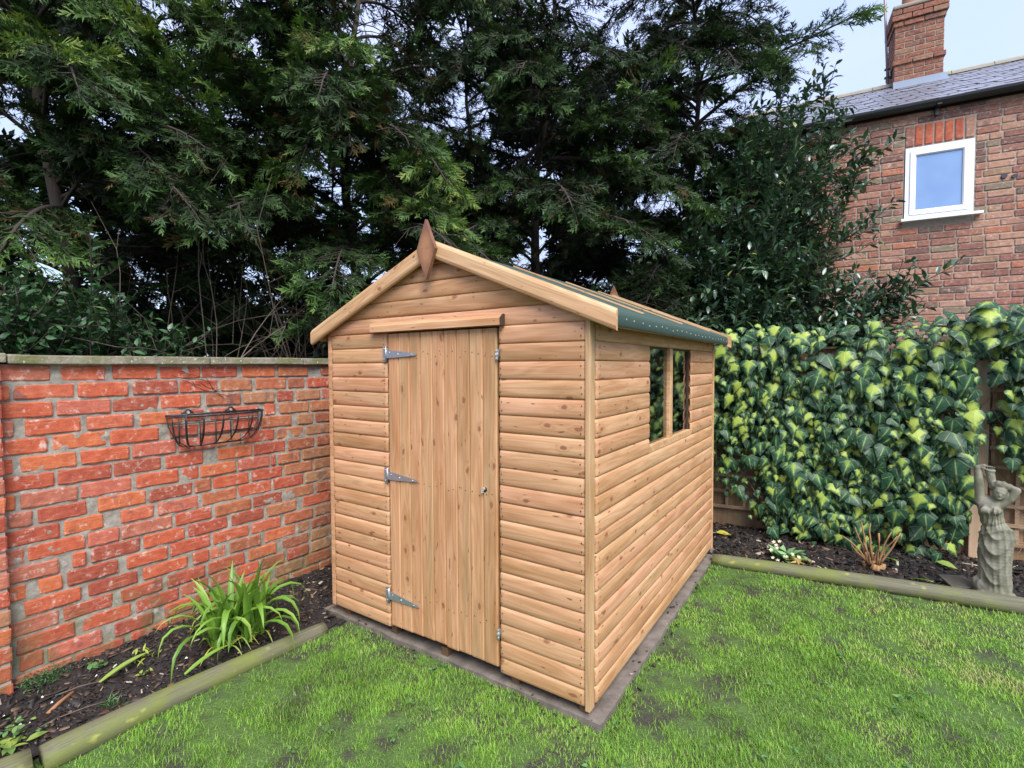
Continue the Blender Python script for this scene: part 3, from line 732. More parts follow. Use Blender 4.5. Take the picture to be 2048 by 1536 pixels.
# roof deck, felt, eaves
EX = 1.012
for s in (-1, 1):
    m = MB(); zr, ze = 2.205, 2.205-SLOPE*EX
    m.add([(0,-.04,zr),(s*EX,-.04,ze),(s*EX,2.44,ze),(0,2.44,zr),(0,-.04,zr-.013),(s*EX,-.04,ze-.013),(s*EX,2.44,ze-.013),(0,2.44,zr-.013)],
          [(0,1,2,3),(7,6,5,4),(0,4,5,1),(1,5,6,2),(2,6,7,3)])
    link('roof_deck', m.mesh('roof_deck', M['pine']), shed, (APX, 0, 0))
    m = MB(); ny = 36; prof = [(0, zr+.006), (.3, zr+.006-SLOPE*.3), (.7, zr+.006-SLOPE*.7), (EX-.02, ze+.014), (EX+.004, ze+.004), (EX+.009, ze-.012), (EX+.009, ze-.055), (EX+.004, ze-.062)]
    V = []; F = []; n = len(prof)
    for i in range(ny+1):
        y = -.041+2.482*i/ny
        for j, (a, c) in enumerate(prof):
            w = mnoise.noise(Vector((y*2.3, s*4, j*.4)))
            V.append((s*(a+(.004*w if j > 4 else 0)), y, c + (.006*w if j > 5 else .0015*w)))
    for i in range(ny):
        for j in range(n-1): F.append((i*n+j, i*n+j+1, (i+1)*n+j+1, (i+1)*n+j) if s < 0 else (i*n+j+1, i*n+j, (i+1)*n+j, (i+1)*n+j+1))
    link('roof_felt', mesh_np('roof_felt', np.array(V), F, M['felt'], smooth=True), shed, (APX, 0, 0))
    link('fascia', boxmesh('fascia', (0, -.038, 0), (.018, 2.436, .05), M['pine'], .002), shed, (APX+s*(EX-.004)-(.018 if s > 0 else 0), 0, ze-.062))
link('soffit_rail', boxmesh('soffit_rail', (0, 0, 0), (.022, 2.33, .03), M['pine'], .002), shed, (.040, .040, ZT+.010))
m = MB()
for i in range(24):
    y = .02+i*.102+random.uniform(-.012, .012); x = APX+EX+.0095; z = 2.205-SLOPE*EX-.030+random.uniform(-.006, .006)
    m.tube([(x, y, z), (x+.0025, y, z)], .0042, 7)
link('clout_nail', m.mesh('clout_nail', M['clout']), shed, kind='stuff')
# felt battens nailed up the right slope
for (y, x0, x1) in ((.66, -.82, .03), (1.34, -.80, .06), (2.02, -.84, .085)):
    lg = (x1-x0)*math.hypot(1, SLOPE)
    link('roof_batten', boxmesh('roof_batten', (0, -.012, 0), (lg, .012, .009), M['barge'], .002), shed, (x0, y, roof_z(x0)+.0085 + (0 if y != .70 else .0)), (0, math.atan(SLOPE), R(random.uniform(-.6, .6)) if y != .70 else R(1)))
# window
win = link('window', None, shed, (.02, 1.23, 1.09))
link('window_sill', boxmesh('window_sill', (0, 0, 0), (.036, .916, .040), M['barge'], .003), win, (-.002, .774, 1.048))
link('mullion', boxmesh('mullion', (0, 0, 0), (.030, .062, .573), M['barge'], .003), win, (-.002, 1.188, 1.089))
for (a, b) in ((.774, .787), (1.679, 1.692)):
    link('window_frame', boxmesh('window_frame', (0, 0, 0), (.020, b-a, .573), M['dark_end']), win, (-.004, a, 1.089))
link('window_frame', boxmesh('window_frame', (0, 0, 0), (.012, .90, .012), M['dark_end']), win, (-.002, .78, 1.652))
for (a, b) in ((.787, 1.188), (1.250, 1.679)):
    link('window_pane', boxmesh('window_pane', (0, 0, 0), (.003, b-a, .564), M['glass']), win, (.004, a, 1.089))
link('nail_heads', nails.mesh('nail_heads', M['nail']), shed, kind='stuff')

# ------------------------------------------------------------------ brick garden wall
WX = -2.45
BR = {1: [(-1.217-.24, -1.217), (-1.202, -0.986), (-0.954, -0.735), (-0.723, -0.602+.105), (-0.485, -0.266), (-0.232, 0.003), (0.026, 0.266), (0.38, 0.506)], 2: [(-1.60,-1.374), (-1.357, -1.126), (-1.109, -0.882), (-0.863, -0.627), (-0.615, -0.397), (-0.379, -0.167), (-0.139, 0.086), (0.104, 0.238), (0.259, 0.504)], 3: [(-1.43, -1.212), (-1.197, -0.97), (-0.954, -0.735), (-0.721, -0.5), (-0.466, -0.248), (-0.228, -0.008), (0.018, 0.143), (0.167, 0.366), (0.382, 0.513)], 4: [(-1.505, -1.363), (-1.319, -1.102), (-1.075, -0.862), (-0.831, -0.609), (-0.597, -0.47), (-0.447, -0.123), (-0.078, -0.001), (0.034, 0.265), (0.285, 0.511)], 5: [(-1.45, -1.24), (-1.218, -0.993), (-0.974, -0.738), (-0.68, -0.521), (-0.507, -0.316), (-0.301, -0.125), (-0.108, 0.121), (0.172, 0.302), (0.322, 0.509)], 6: [(-1.528, -1.37), (-1.341, -1.124), (-1.104, -0.889), (-0.872, -0.65), (-0.633, -0.42), (-0.405, -0.25), (-0.234, -0.014), (0.008, 0.217), (0.242, 0.475)], 7: [(-1.418, -1.217), (-1.205, -0.975), (-0.963, -0.731), (-0.703, -0.492), (-0.401, -0.174), (-0.162, 0.067), (0.09, 0.308), (0.333, 0.505)], 8: [(-1.497, -1.365), (-1.348, -1.127), (-1.109, -0.883), (-0.86, -0.64), (-0.619, -0.521), (-0.511, -0.29), (-0.27, -0.053), (-0.04, -0.005), (0.013, 0.185), (0.209, 0.503)], 9: [(-1.393, -1.305), (-1.284, -1.088), (-1.04, -0.813), (-0.797, -0.563), (-0.547, -0.448), (-0.433, -0.206), (-0.181, 0.045), (0.064, 0.289), (0.305, 0.502)], 10: [(-1.426, -1.202), (-1.185, -1.016), (-0.938, -0.777), (-0.752, -0.53), (-0.508, -0.29), (-0.274, -0.044), (-0.026, 0.209), (0.23, 0.5)], 11: [(-1.419, -1.341), (-1.328, -1.099), (-1.089, -0.947), (-0.936, -0.68), (-0.663, -0.452), (-0.43, -0.195), (-0.178, 0.036), (0.064, 0.3), (0.321, 0.498)], 12: [(-1.415, -1.212), (-1.152, -1.098), (-1.077, -0.849), (-0.831, -0.61), (-0.59, -0.352), (-0.329, -0.104), (-0.078, 0.149), (0.205, 0.449)], 13: [(-1.406, -1.338), (-1.291, -1.198), (-1.178, -0.958), (-0.916, -0.713), (-0.694, -0.465), (-0.444, -0.213), (-0.192, 0.023), (0.055, 0.283), (0.308, 0.448)], 14: [(-1.35, -1.124), (-1.093, -0.867), (-0.836, -0.6), (-0.569, -0.474), (-0.464, -0.37), (-0.344, -0.128), (-0.098, 0.141), (0.155, 0.257), (0.277, 0.446)], 15: [(-1.406, -1.218), (-1.199, -0.988), (-0.949, -0.742), (-0.714, -0.501), (-0.48, -0.246), (-0.216, -0.015), (0.029, 0.245), (0.265, 0.423)], 16: [(-1.383, -1.156), (-1.121, -0.904), (-0.877, -0.655), (-0.641, -0.48), (-0.465, -0.325), (-0.309, -0.149), (-0.132, 0.043), (0.07, 0.243), (0.263, 0.442)], 17: [(-1.37, -1.283), (-1.269, -1.043), (-0.984, -0.795), (-0.733, -0.58), (-0.566, -0.426), (-0.411, -0.267), (-0.25, -0.061), (-0.026, 0.194), (0.22, 0.44)], 18: [(-1.395, -1.174), (-1.161, -0.943), (-0.906, -0.715), (-0.703, -0.563), (-0.548, -0.372), (-0.356, -0.153), (-0.127, 0.074), (0.103, 0.327), (0.338, 0.439)]}
PIT = .0912
wall = thing('brick_wall', 'old red brick garden wall with grey coping slabs, left of the shed', 'wall', (WX-.11, -.6, -.05))
def rough_brick(l, h, d=.03, nx=6, nz=3, rag=.0070):
    """brick with an uneven outline; face towards +x, length along y 0..l, z 0..h"""
    sd = random.random()*200; V = []; F = []
    def nn(a, b, c): return mnoise.noise(Vector((a*22+sd, b*22, c*22)))
    cols = nx+1; rows = nz+1
    gx = [0, .007]+[.007+(l-.014)*i/(nx-2) for i in range(1, nx-2)]+[l-.007, l]
    gz = [0, .006]+[.006+(h-.012)*j/(nz-2) for j in range(1, nz-2)]+[h-.006, h]
    for j in range(rows):
        for i in range(cols):
            a = gx[i]; b = gz[j]; x = 0.0
            ea = i in (0, nx); eb = j in (0, nz)
            y_, z_ = a, b
            if ea: y_ += nn(b, .5, i)*rag; x -= .0030
            if eb: z_ += nn(a, 1.5, j)*rag; x -= .0030
            if ea and eb: y_ += (-1 if i else 1)*.004*abs(nn(a, b, 8)*4); z_ += (-1 if j else 1)*.002
            x += nn(a, b, 3.3)*.0022
            V.append((x, y_, z_))
    idx = lambda i, j: j*cols+i
    for j in range(nz):
        for i in range(nx): F.append((idx(i,j), idx(i+1,j), idx(i+1,j+1), idx(i,j+1)))
    ring = [idx(i,0) for i in range(cols)]+[idx(nx,j) for j in range(1,rows)]+[idx(i,nz) for i in range(nx-1,-1,-1)]+[idx(0,j) for j in range(nz-1,0,-1)]
    b0 = len(V)
    for r in ring: V.append((-d, V[r][1], V[r][2]))
    for k in range(len(ring)):
        k2 = (k+1) % len(ring); F.append((ring[k], b0+k, b0+k2, ring[k2]))
    return V, F
far_b = MB()
for c, row in BR.items():
    zt = 1.572-PIT*(c-1)-.008; zb = zt-PIT+.0145
    rows = list(row); e = rows[-1][1]; first_far = len(rows)
    while e < 2.7: rows.append((e+.014, e+.235+random.uniform(-.02, .01))); e = rows[-1][1]
    for i, (a, b) in enumerate(rows):
        if b <= -1.40 and a < -1.40: continue
        h = zt-zb+random.uniform(-.003, .002)
        V, F = rough_brick(b-a-.001, h)
        off = random.uniform(-.003, .004)
        if i >= first_far and a > .75:
            far_b.add([(x+WX+off-wall.location.x, y+a-wall.location.y, z+zb-wall.location.z) for x, y, z in V], F); continue
        tan = (a > -.6 and random.random() < .3) or (a > -.05 and random.random() < .65)  # browner bricks gather near the shed, partly to carry the shade there
        me = mesh_np('brick', np.array(V), F, M['brick_tan'] if tan else M['brick'])
        link('brick', me, wall, (WX+off, a, zb+random.uniform(-.0015, .0015)), (random.uniform(-.006, .006), 0, 0))
link('brick', far_b.mesh('brick', M['brick_tan']), wall, (wall.location.x, wall.location.y, wall.location.z), kind='stuff')
# pier at the near end, a little proud, with pale joints
for c in range(1, 19):
    zt = 1.572-PIT*(c-1)-.008; zb = zt-PIT+.017
    for (a, b) in (((-1.635, -1.412),) if c % 2 else ((-1.520, -1.410), (-1.635, -1.534))):
        V, F = rough_brick(b-a, zt-zb, .09)
        link('brick', mesh_np('brick', np.array(V), F, M['brick']), wall, (WX+.055+random.uniform(-.003, .003), a, zb))
bm = MB(); bm.box((WX-.05, -1.632, -.1), (WX+.048, -1.416, 1.572)); link('mortar', bm.mesh('mortar', M['house_mortar']), wall, (0, 0, 0))
for c in range(1, 19):          # bricks of the wall beyond the pier, towards the viewer
    zt = 1.572-PIT*(c-1)-.009; zb = zt-PIT+.0155; y = -1.652
    for i in range(3):
        l = .105 if c % 2 and i == 0 else .225
        V, F = rough_brick(l, zt-zb); link('brick', mesh_np('brick', np.array(V), F, M['brick']), wall, (WX, y-l, zb)); y -= l+.012
# mortar bed: one uneven face just behind the brick faces
ny, nz_ = 420, 170
Y, Z = np.meshgrid(np.linspace(-2.6, 2.85, ny), np.linspace(-.12, 1.572, nz_))
dx = np.array([mnoise.fractal(Vector((0, a*14, b*14)), 1.0, 2.0, 3) for a, b in zip(Y.ravel(), Z.ravel())]).reshape(Y.shape)
lf = np.array([mnoise.noise(Vector((3.1, a*3.1, b*4.3))) for a, b in zip(Y.ravel(), Z.ravel())]).reshape(Y.shape)
X = WX-.0072+dx*.0070+lf*.0065
V = np.stack([X, Y, Z], -1).reshape(-1, 3); i = np.arange(ny*nz_).reshape(nz_, ny)
F = np.stack([i[:-1,:-1], i[:-1,1:], i[1:,1:], i[1:,:-1]], -1).reshape(-1, 4)
link('mortar', mesh_np('mortar', V, F, M['mortar'], smooth=True), wall, (0, 0, 0))
bm = MB(); bm.box((WX-.215, -2.6, -.12), (WX-.02, 2.85, 1.57)); link('wall_core', bm.mesh('wall_core', M['mortar']), wall, (0, 0, 0))
y = -2.6
for l in (.62, .60, .93, .66, .61, .64, .62, .66):
    me = boxmesh('coping_stone', (0, 0, 0), (.285, l-.006, .046), M['coping'], .006)
    b = bmesh.new(); b.from_mesh(me); bmesh.ops.subdivide_edges(b, edges=[e for e in b.edges if e.calc_length() > .2], cuts=6, use_grid_fill=True)
    for v in b.verts: v.co += Vector((mnoise.noise(v.co*9+Vector((y*5,0,0)))*.005, 0, mnoise.noise(v.co*8+Vector((0,y*7,0)))*.0035))
    b.to_mesh(me); b.free()
    link('coping_stone', me, wall, (WX-.250, y, 1.5755+random.uniform(-.002, .003)), (random.uniform(-.003, .003), random.uniform(-.01, .01), 0)); y += l

# ------------------------------------------------------------------ wire hayrack basket on the wall
bk = thing('wall_basket', 'empty black iron half-round planter basket screwed to the brick wall', 'basket', (WX, -.42, 1.16))
y0, y1, zt, zb = -.705, -.135, 1.262, 1.062; yc = (y0+y1)/2; hw = (y1-y0)/2; dp = .20
def bt(name, pts, r, n=6, flat=None):
    m = MB(); m.tube([(a-WX, b+.42, c-1.16) for a, b, c in pts], r, n, True, flat); link(name, m.mesh(name, M['iron'], True), bk, (WX, -.42, 1.16))
bx = WX+.012
bt('back_rail', [(bx, y0, zt), (bx, y1, zt-.004)], .0065)
for yl in (-.583, -.325):
    bt('hanging_loop', [(bx, yl-.034, zt+.002), (bx, yl-.018, zt+.016), (bx, yl-.010, zt+.026), (bx, yl, zt+.029), (bx, yl+.010, zt+.026), (bx, yl+.018, zt+.016), (bx, yl+.034, zt+.002)], .0055)
    m = MB(); m.tube([(bx-WX+.004, yl+.42, zt+.012-1.16), (bx-WX+.010, yl+.42, zt+.012-1.16)], .0085, 10); link('screw', m.mesh('screw', M['screw']), bk, (WX, -.42, 1.16))
rim = [(bx+dp*math.sin(math.pi*t/16)**.75, yc-hw*math.cos(math.pi*t/16), zt) for t in range(17)]
bt('front_rim', rim, .0060)
def hoop(z, f): bt('hoop', [(bx+dp*f*math.sin(math.pi*t/16)**.75, yc-hw*(.35+.65*f)*math.cos(math.pi*t/16), z) for t in range(17)], .0038)
bt('back_bar', [(bx, y0+.01, 1.205), (bx, y1-.01, 1.205)], .0036); bt('back_bar', [(bx, y0+.035, 1.135), (bx, y1-.03, 1.135)], .0036)
bt('bottom_rail', [(bx+.01, y0+.105, zb), (bx+.012, y1-.115, zb)], .0060)
for t in (1.2, 3.2, 5.2, 7.2, 8.8, 10.8, 12.8, 14.8):
    s = math.sin(math.pi*t/16)**.75; yy = yc-hw*math.cos(math.pi*t/16); yb = yc+(yy-yc)*.56
    bt('strap', [(bx+dp*s*math.cos(a)*(1 if a < 1.3 else .95), yb+(yy-yb)*math.cos(a)**.6 if a < 1.57 else yb, zt-(zt-zb)*math.sin(a)) for a in [i*1.5707/8 for i in range(9)]], .0062, 6, .45)
for yy in (y0+.07, y0+.19, yc, y1-.19, y1-.07):
    bt('back_strap', [(bx+.002, yy, zt), (bx+.002, yy, zb+.03*abs(yy-yc)/hw)], .0060, 6, .4)
bt('side_strap', [(bx, y0, zt), (bx+.01, y0+.01, 1.19), (bx+.01, y0+.045, 1.11), (bx+.01, y0+.11, zb)], .0058, 6, .5)
bt('side_strap', [(bx, y1, zt), (bx+.01, y1-.01, 1.19), (bx+.01, y1-.05, 1.11), (bx+.01, y1-.115, zb)], .0058, 6, .5)
# dead creeper traces on the wall
cr_ = thing('dead_creeper', 'thin dark dried creeper stems clinging to the brick wall above the basket', 'creeper', (WX, -.45, 1.43))
m = MB()
for (ya, za, yb_, zb_) in ((-.66,1.50,-.42,1.46),(-.62,1.53,-.46,1.485),(-.55,1.44,-.33,1.36),(-.52,1.46,-.38,1.39),(-.47,1.49,-.43,1.41),(-.44,1.43,-.36,1.345),(-.60,1.47,-.50,1.44)):
    m.tube([(.005+random.uniform(0,.006), ya+(yb_-ya)*k/6+.45+random.uniform(-.006,.006), za+(zb_-za)*k/6-1.43+random.uniform(-.006,.006)) for k in range(7)], .0015, 4)
link('stem', m.mesh('stem', M['bark']), cr_, local=True, kind='stuff')

# ------------------------------------------------------------------ edging logs
def log(pa, pb, ra, rb, label, bend=.01):
    pa, pb = Vector(pa), Vector(pb); d = pb-pa; l = d.length; n = 26; k = 16; V = []; F = []
    sd = random.random()*50
    for i in range(n+1):
        t = i/n; r = ra+(rb-ra)*t
        endf = 1.0 if 0 < i < n else .93
        for j in range(k):
            a = 2*math.pi*j/k; w = 1+.05*mnoise.noise(Vector((t*l*1.5+sd, math.cos(a)*.8, math.sin(a)*.8)))
            V.append((t*l, r*w*endf*math.cos(a), r*w*endf*math.sin(a)+bend*math.sin(math.pi*t)))
    for i in range(n):
        for j in range(k): F.append((i*k+j, i*k+(j+1) % k, (i+1)*k+(j+1) % k, (i+1)*k+j))
    F.append(tuple(range(k))[::-1]); F.append(tuple(n*k+j for j in range(k)))
    o = link('edging_log', mesh_np('edging_log', np.array(V), F, M['log'], smooth=True), None, pa, label=label, cat='log', group='round logs edging the flower beds')
    o.rotation_euler = d.to_track_quat('X', 'Z').to_euler(); return o
log((-1.748, -1.455, -.054), (-1.695, -.165, -.070), .062, .048, 'long greenish round log edging the bed below the brick wall')
log((-1.752, -1.487, -.050), (-1.90, -3.0, -.050), .066, .066, 'short cut end of a log past the dark gap at the lower left corner')
log((.075, 2.245, -.046), (2.30, 2.245+2.225*math.tan(R(7.3)), -.040), .052, .060, 'round log between the lawn and the ivy bed, right of the shed')
log((2.315, 2.535, -.040), (4.2, 2.79, -.040), .06, .06, 'far end log of the ivy bed edging, past the statue')

# ------------------------------------------------------------------ strap-leaved clump
def strap(path, w, var, name='leaf', parent=None, mat='strap', fold=.25):
    """ribbon with a keel along a path"""
    pts = [Vector(p) for p in path]; n = len(pts); V = []; A = []; F = []
    for i, p in enumerate(pts):
        t = (pts[min(i+1, n-1)]-pts[max(i-1, 0)]).normalized()
        s = t.cross(Vector((0, 0, 1)));
        if s.length < .05: s = Vector((1, 0, 0))
        s.normalize(); nrm = s.cross(t); f = i/(n-1)
        ww = w*min(1, .55+f*2.2)*(1 if f < .55 else max(.04, 1-((f-.55)/.45)**1.6))
        V += [tuple(p-s*ww/2+nrm*ww*fold), tuple(p), tuple(p+s*ww/2+nrm*ww*fold)]
        v = var if isinstance(var, (int, float)) else var[0]+(var[1]-var[0])*max(0, (f-.5)/.5)**2
        A += [v-.05, v-.1, v-.05]
    for i in range(n-1):
        a = 3*i; F += [(a, a+1, a+4, a+3), (a+1, a+2, a+5, a+4)]
    me = mesh_np(name, np.array(V), F, M[mat], {'var': np.clip(A, 0, 1)}, True)
    return me
lily = thing('strap_leaved_plant', 'bright green clump of arching strap leaves below the brick wall', 'plant', (-1.97, -.52, -.03))
cents = [(-1.985, -.66), (-1.93, -.47), (-2.00, -.56), (-1.90, -.52), (-1.94, -.60), (-2.0, -.46)]
for i in range(78):
    cx, cyy = cents[i % 6]; cx += random.uniform(-.03, .03); cyy += random.uniform(-.035, .035)
    az = random.uniform(0, 2*math.pi); ln = random.uniform(.33, .56); up = random.uniform(.85, 1.42)
    if i % 5 == 0: up = 1.42; ln *= .9
    droop = random.uniform(1.6, 3.2) if up < 1.3 else random.uniform(.2, 1.0)
    p = Vector((cx, cyy, -.035)); pts = [p.copy()]; el = up; st = ln/9
    for k in range(9):
        el -= droop*(k/9)**1.4*.36; el = max(el, -1.35)
        p = p+Vector((math.cos(az)*math.cos(el), math.sin(az)*math.cos(el), math.sin(el)))*st
        p.z = max(p.z, -.05); p.x = max(p.x, WX+.015); pts.append(p.copy())
    v0 = random.uniform(.12, .62); v = (v0, v0+.08)
    if i % 7 == 3: v = (v0, .9)
    if i % 11 == 6: v = (.72, .98)
    link('leaf', strap([q-lily.location for q in pts], random.uniform(.024, .040), v), lily, local=True)
for i in range(14):   # withered straps at its foot
    az = random.uniform(0, 6.28); p0 = Vector((-1.94+random.uniform(-.08, .08), -.56+random.uniform(-.12, .12), -.02))
    pts = [p0+Vector((math.cos(az)*k*.022, math.sin(az)*k*.022, .035*math.sin(k*.6)-.003*k)) for k in range(7)]
    link('withered_leaf', strap([q-lily.location for q in pts], .009, random.uniform(.86, 1)), lily, local=True)
def fallen(pts, w, var, label, cat='leaf'):
    o = Vector(pts[0]); me = strap([Vector(p)-o for p in pts], w, var, 'fallen_leaf')
    link('fallen_leaf', me, None, o, label=label, cat=cat, group='fallen leaves on the beds')
fallen([(-2.108+(-2.20+2.108)*t-.02*t, -1.156+t*.25, -.018+.012*math.sin(t*3)) for t in [i/6 for i in range(7)]], .028, .84, 'pale yellow fallen strap leaf lying on the dark soil')
fallen([(-2.115-.09*t, -1.12+t*.24, -.012+.010*math.sin(t*3)) for t in [i/6 for i in range(7)]], .018, .80, 'narrow yellow strap leaf beside the wider pale one on the soil')
fallen([(-1.80-.05*t, -.90+t*.28, -.005+.03*math.sin(t*2.6)) for t in [i/6 for i in range(7)]], .030, .62, 'light green strap leaf lying along the log below the clump')
fallen([(-2.02+.06*t, -.74+.05*t, .0+.035*math.sin(t*2.8)) for t in [i/6 for i in range(7)]], .02, .83, 'yellowing bent leaf at the left foot of the strap leaved clump')
# small plants in the left bed
rosette('sprouting_bulb', 'cluster of yellow green shoots sprouting on the soil between wall and log', 'plant', (-2.20, -.93, -.045), 22, (.02, .05), (.6, 1.4), 'small_leaf', (.8, 1), spread=.05, wid=.55)
rosette('weed', 'little yellow green weed on the soil near the pale fallen leaf', 'weed', (-2.06, -.98, -.055), 10, (.02, .035), (.3, 1.2), 'small_leaf', (.75, 1), spread=.015)
rosette('weed', 'small dark green weed with rounded leaves at the foot of the wall', 'weed', (-2.30, -1.10, -.045), 14, (.025, .045), (.1, .8), 'small_leaf', (.2, .55), spread=.025, wid=1.3)
rosette('weed', 'bright leafy weed clump in the lower left corner of the bed', 'weed', (-2.03, -1.53, -.06), 90, (.018, .034), (.1, 1.2), 'small_leaf', (.35, .8), spread=.055, wid=1.4)
rosette('weed', 'broad leaved weed at the lower left corner beside the log', 'weed', (-1.93, -1.50, -.05), 9, (.05, .085), (.1, .5), 'small_leaf', (.3, .95), spread=.012, wid=.9)
rosette('weed', 'feathery green weed in the bare soil above the log', 'weed', (-1.93, -1.17, -.07), 26, (.03, .06), (.7, 1.45), 'small_leaf', (.15, .5), spread=.02, wid=.25)
rosette('moss_cushion', 'dark moss cushion on the soil against the foot of the brick wall', 'moss', (-2.40, -1.30, -.04), 420, (.012, .024), (.2, 1.5), 'small_leaf', (.0, .3), spread=.05, wid=.5)
def stick(pts, r, mat, name, label, cat):
    o = Vector(pts[0]); m = MB(); m.tube([Vector(p)-o for p in pts], r, 7); link(name, m.mesh(name, M[mat], True), None, o, label=label, cat=cat)
stick([(-2.08, -1.36, -.045), (-2.115, -1.31, -.035), (-2.15, -1.25, -.03)], .009, 'cut_wood', 'stick', 'short reddish brown stick lying on the soil below the wall', 'stick')
stick([(-2.0, -1.43, -.05), (-1.985, -1.34, -.035), (-1.96, -1.25, -.03), (-1.95, -1.18, -.04)], .003, 'twig', 'twig', 'long thin bent twig lying on the soil along the log', 'twig')
stick([(-2.19, -1.32, -.03), (-2.16, -1.22, -.02), (-2.13, -1.12, -.03)], .003, 'twig', 'twig', 'thin straight twig on the soil nearer the brick wall', 'twig')
m = MB()
for i in range(22):
    x, y = random.uniform(-2.3, -1.85), random.uniform(-1.5, -.5); s = random.uniform(.004, .013)
    zz = float(bedl_z(np.array([x]), np.array([y]))[0]); m.add([(x, y, zz+.002), (x+s, y+s*.3, zz+.008), (x+s*.8, y+s, zz+.005), (x-s*.2, y+s*.8, zz+.010)], [(0,1,2,3)])
link('pale_fragments', m.mesh('pale_fragments', M['white_bit']), kind='stuff', label='pale stone and shell fragments strewn over the dark left bed', cat='fragments')
# primrose with pale flowers
pr = rosette('primrose', 'primrose with crinkled leaves and pale yellow flowers at the log edge', 'flower', (.575, 2.575, -.05), 60, (.07, .135), (.1, 1.15), 'primrose_leaf', (0, 1), parts=True, spread=.04, wid=.95)
for i, (dx, dz, dy) in enumerate([(-.085,.115,0),(-.065,.10,-.03),(-.055,.085,-.05),(-.045,.12,.02),(-.10,.06,-.05),(-.125,.07,.0),(.0,.035,-.09),(.02,.036,-.085),(.055,.055,-.05),(.10,.04,-.05),(-.08,.015,-.10),(-.045,.0,-.10)]):
    V = [(0,0,0)]; F = []
    for k in range(10):
        a = 2*math.pi*k/10; r = .017 if k % 2 else .010
        V.append((r*math.cos(a), -.003 if k % 2 else .0, r*math.sin(a)))
    for k in range(10): F.append((0, 1+k, 1+(k+1) % 10))
    f = link('flower', mesh_np('flower', np.array(V), F, M['petal'], {'var': np.full(11, random.random())}), pr, (dx, dy, dz+.02), (R(random.uniform(-60, -10)), 0, R(random.uniform(-40, 40))), local=True)
rosette('withered_plant', 'brown and yellow withered leaves lying between primrose and log', 'leaves', (.70, 2.50, -.04), 10, (.06, .12), (-.05, .35), 'strap', (.82, 1.0), spread=.05, wid=.6)
# cut-back shrub
cs = thing('pruned_shrub', 'cut back orange brown shrub stump with bare branches below the ivy', 'shrub', (1.165, 2.79, -.06))
m = MB()
for i in range(16):
    a = random.uniform(0, 6.28); r = random.uniform(.01, .07); m.tube([(r*math.cos(a), r*math.sin(a), -.02), (r*1.2*math.cos(a+.3), r*1.2*math.sin(a+.3), random.uniform(.02, .06))], random.uniform(.010, .02), 7)
link('stump', m.mesh('stump', M['stem'], True), cs, local=True)
for i in range(13):
    a = random.uniform(0, 6.28); t = random.uniform(.15, .9); ln = random.uniform(.14, .34); p = Vector((.04*math.cos(a), .04*math.sin(a), .03)); pts = [p.copy()]
    d = Vector((math.cos(a)*t, math.sin(a)*t*.6-.1, 1)).normalized()
    for k in range(5):
        d = (d+Vector((random.uniform(-.25, .25), random.uniform(-.25, .25), random.uniform(-.1, .2)))).normalized(); p = p+d*ln/5; pts.append(p.copy())
    m = MB(); m.tube(pts, [random.uniform(.007, .011)*(1-.11*k) for k in range(6)], 6); link('branch', m.mesh('branch', M['stem'], True), cs, local=True)
for (x, y, rz, l) in ((1.665, 2.66, .3, .16), (1.78, 2.50, 1.3, .11)):
    o = link('flagstone', boxmesh('flagstone', (0, 0, 0), (l, l*1.2, .03), M['flag'], .004), None, (x-.05, y-.06, -.055), (R(4), R(-3), rz), label='dark flat flagstone lying in the bark left of the statue' if l > .12 else 'smaller dark flagstone half buried in front of the statue', cat='stone', group='dark flagstones round the statue')
m = MB()
for (a, b) in (((1.72, 2.52), (2.35, 2.60)),):
    m.box((a[0], a[1], -.075), (b[0], b[1]+.03, -.035))
link('plinth_slab', m.mesh('plinth_slab', M['flag']), None, label='dark paving slab partly covered with bark under the statue', cat='slab')
for (x, y, z, rz, v, lb) in ((1.52, 2.62, -.03, 2.6, .55, 'green and yellow fallen ivy leaf in front of the statue'), (-.02, 2.86, -.01, .3, .9, 'yellow green fallen leaf on the bark behind the shed corner'), (1.58, 3.05, .0, -.5, .8, 'pale yellow fallen ivy leaf on bark by the fence post'), (1.33, 2.9, -.01, 2.2, .5, 'small green fallen leaf right of the pruned shrub')):
    V, F, A = scatter(LT, LTF, np.zeros((1, 3)), rotmats(np.array([[math.cos(rz), math.sin(rz), .1]]), np.array([.3])), np.array([.13]), None, {'var': np.array([v])})
    link('fallen_leaf', mesh_np('fallen_leaf', V, F, M['strap'], A, True), None, (x, y, z), label=lb, cat='leaf', group='fallen leaves on the beds')

# ------------------------------------------------------------------ fence, trellis, post
def fence_panel(label, x0, x1):
    t = thing('garden_fence', label, 'fence', (FP[0]+x0*FU[0], FP[1]+x0*FU[1], -.1), FA, 'fence panels behind the ivy')
    x = 0; l = x1-x0; i = 0
    while x < l-.02:
        w = min(.125, l-x)
        m = MB(); o = .010
        m.add([(0,.030,0),(w+.012,.036,0),(w+.012,.046,0),(0,.050,0),(0,.030,1),(w+.012,.036,1),(w+.012,.046,1),(0,.050,1)], [(0,3,2,1),(4,5,6,7),(0,1,5,4),(1,2,6,5),(2,3,7,6),(3,0,4,7)])
        me = m.mesh('board', M['fence_wood']); me.transform(Matrix.Diagonal((1, 1, 1.64, 1)))
        link('board', me, t, (x, .004*(i % 2), .15+random.uniform(-.004, .004)), (0, 0, 0), local=True); x += w; i += 1
    link('gravel_board', boxmesh('gravel_board', (0, .018, 0), (l, .045, .22), M['fence_wood'], .004), t, (0, 0, .0), local=True)
    for z in (.35, .95, 1.60): link('rail', boxmesh('rail', (0, .052, 0), (l, .095, .07), M['fence_wood'], .004), t, (0, 0, z), local=True)
    link('capping', boxmesh('capping', (0, .015, 0), (l, .075, .022), M['fence_wood'], .004), t, (0, 0, 1.795), local=True)
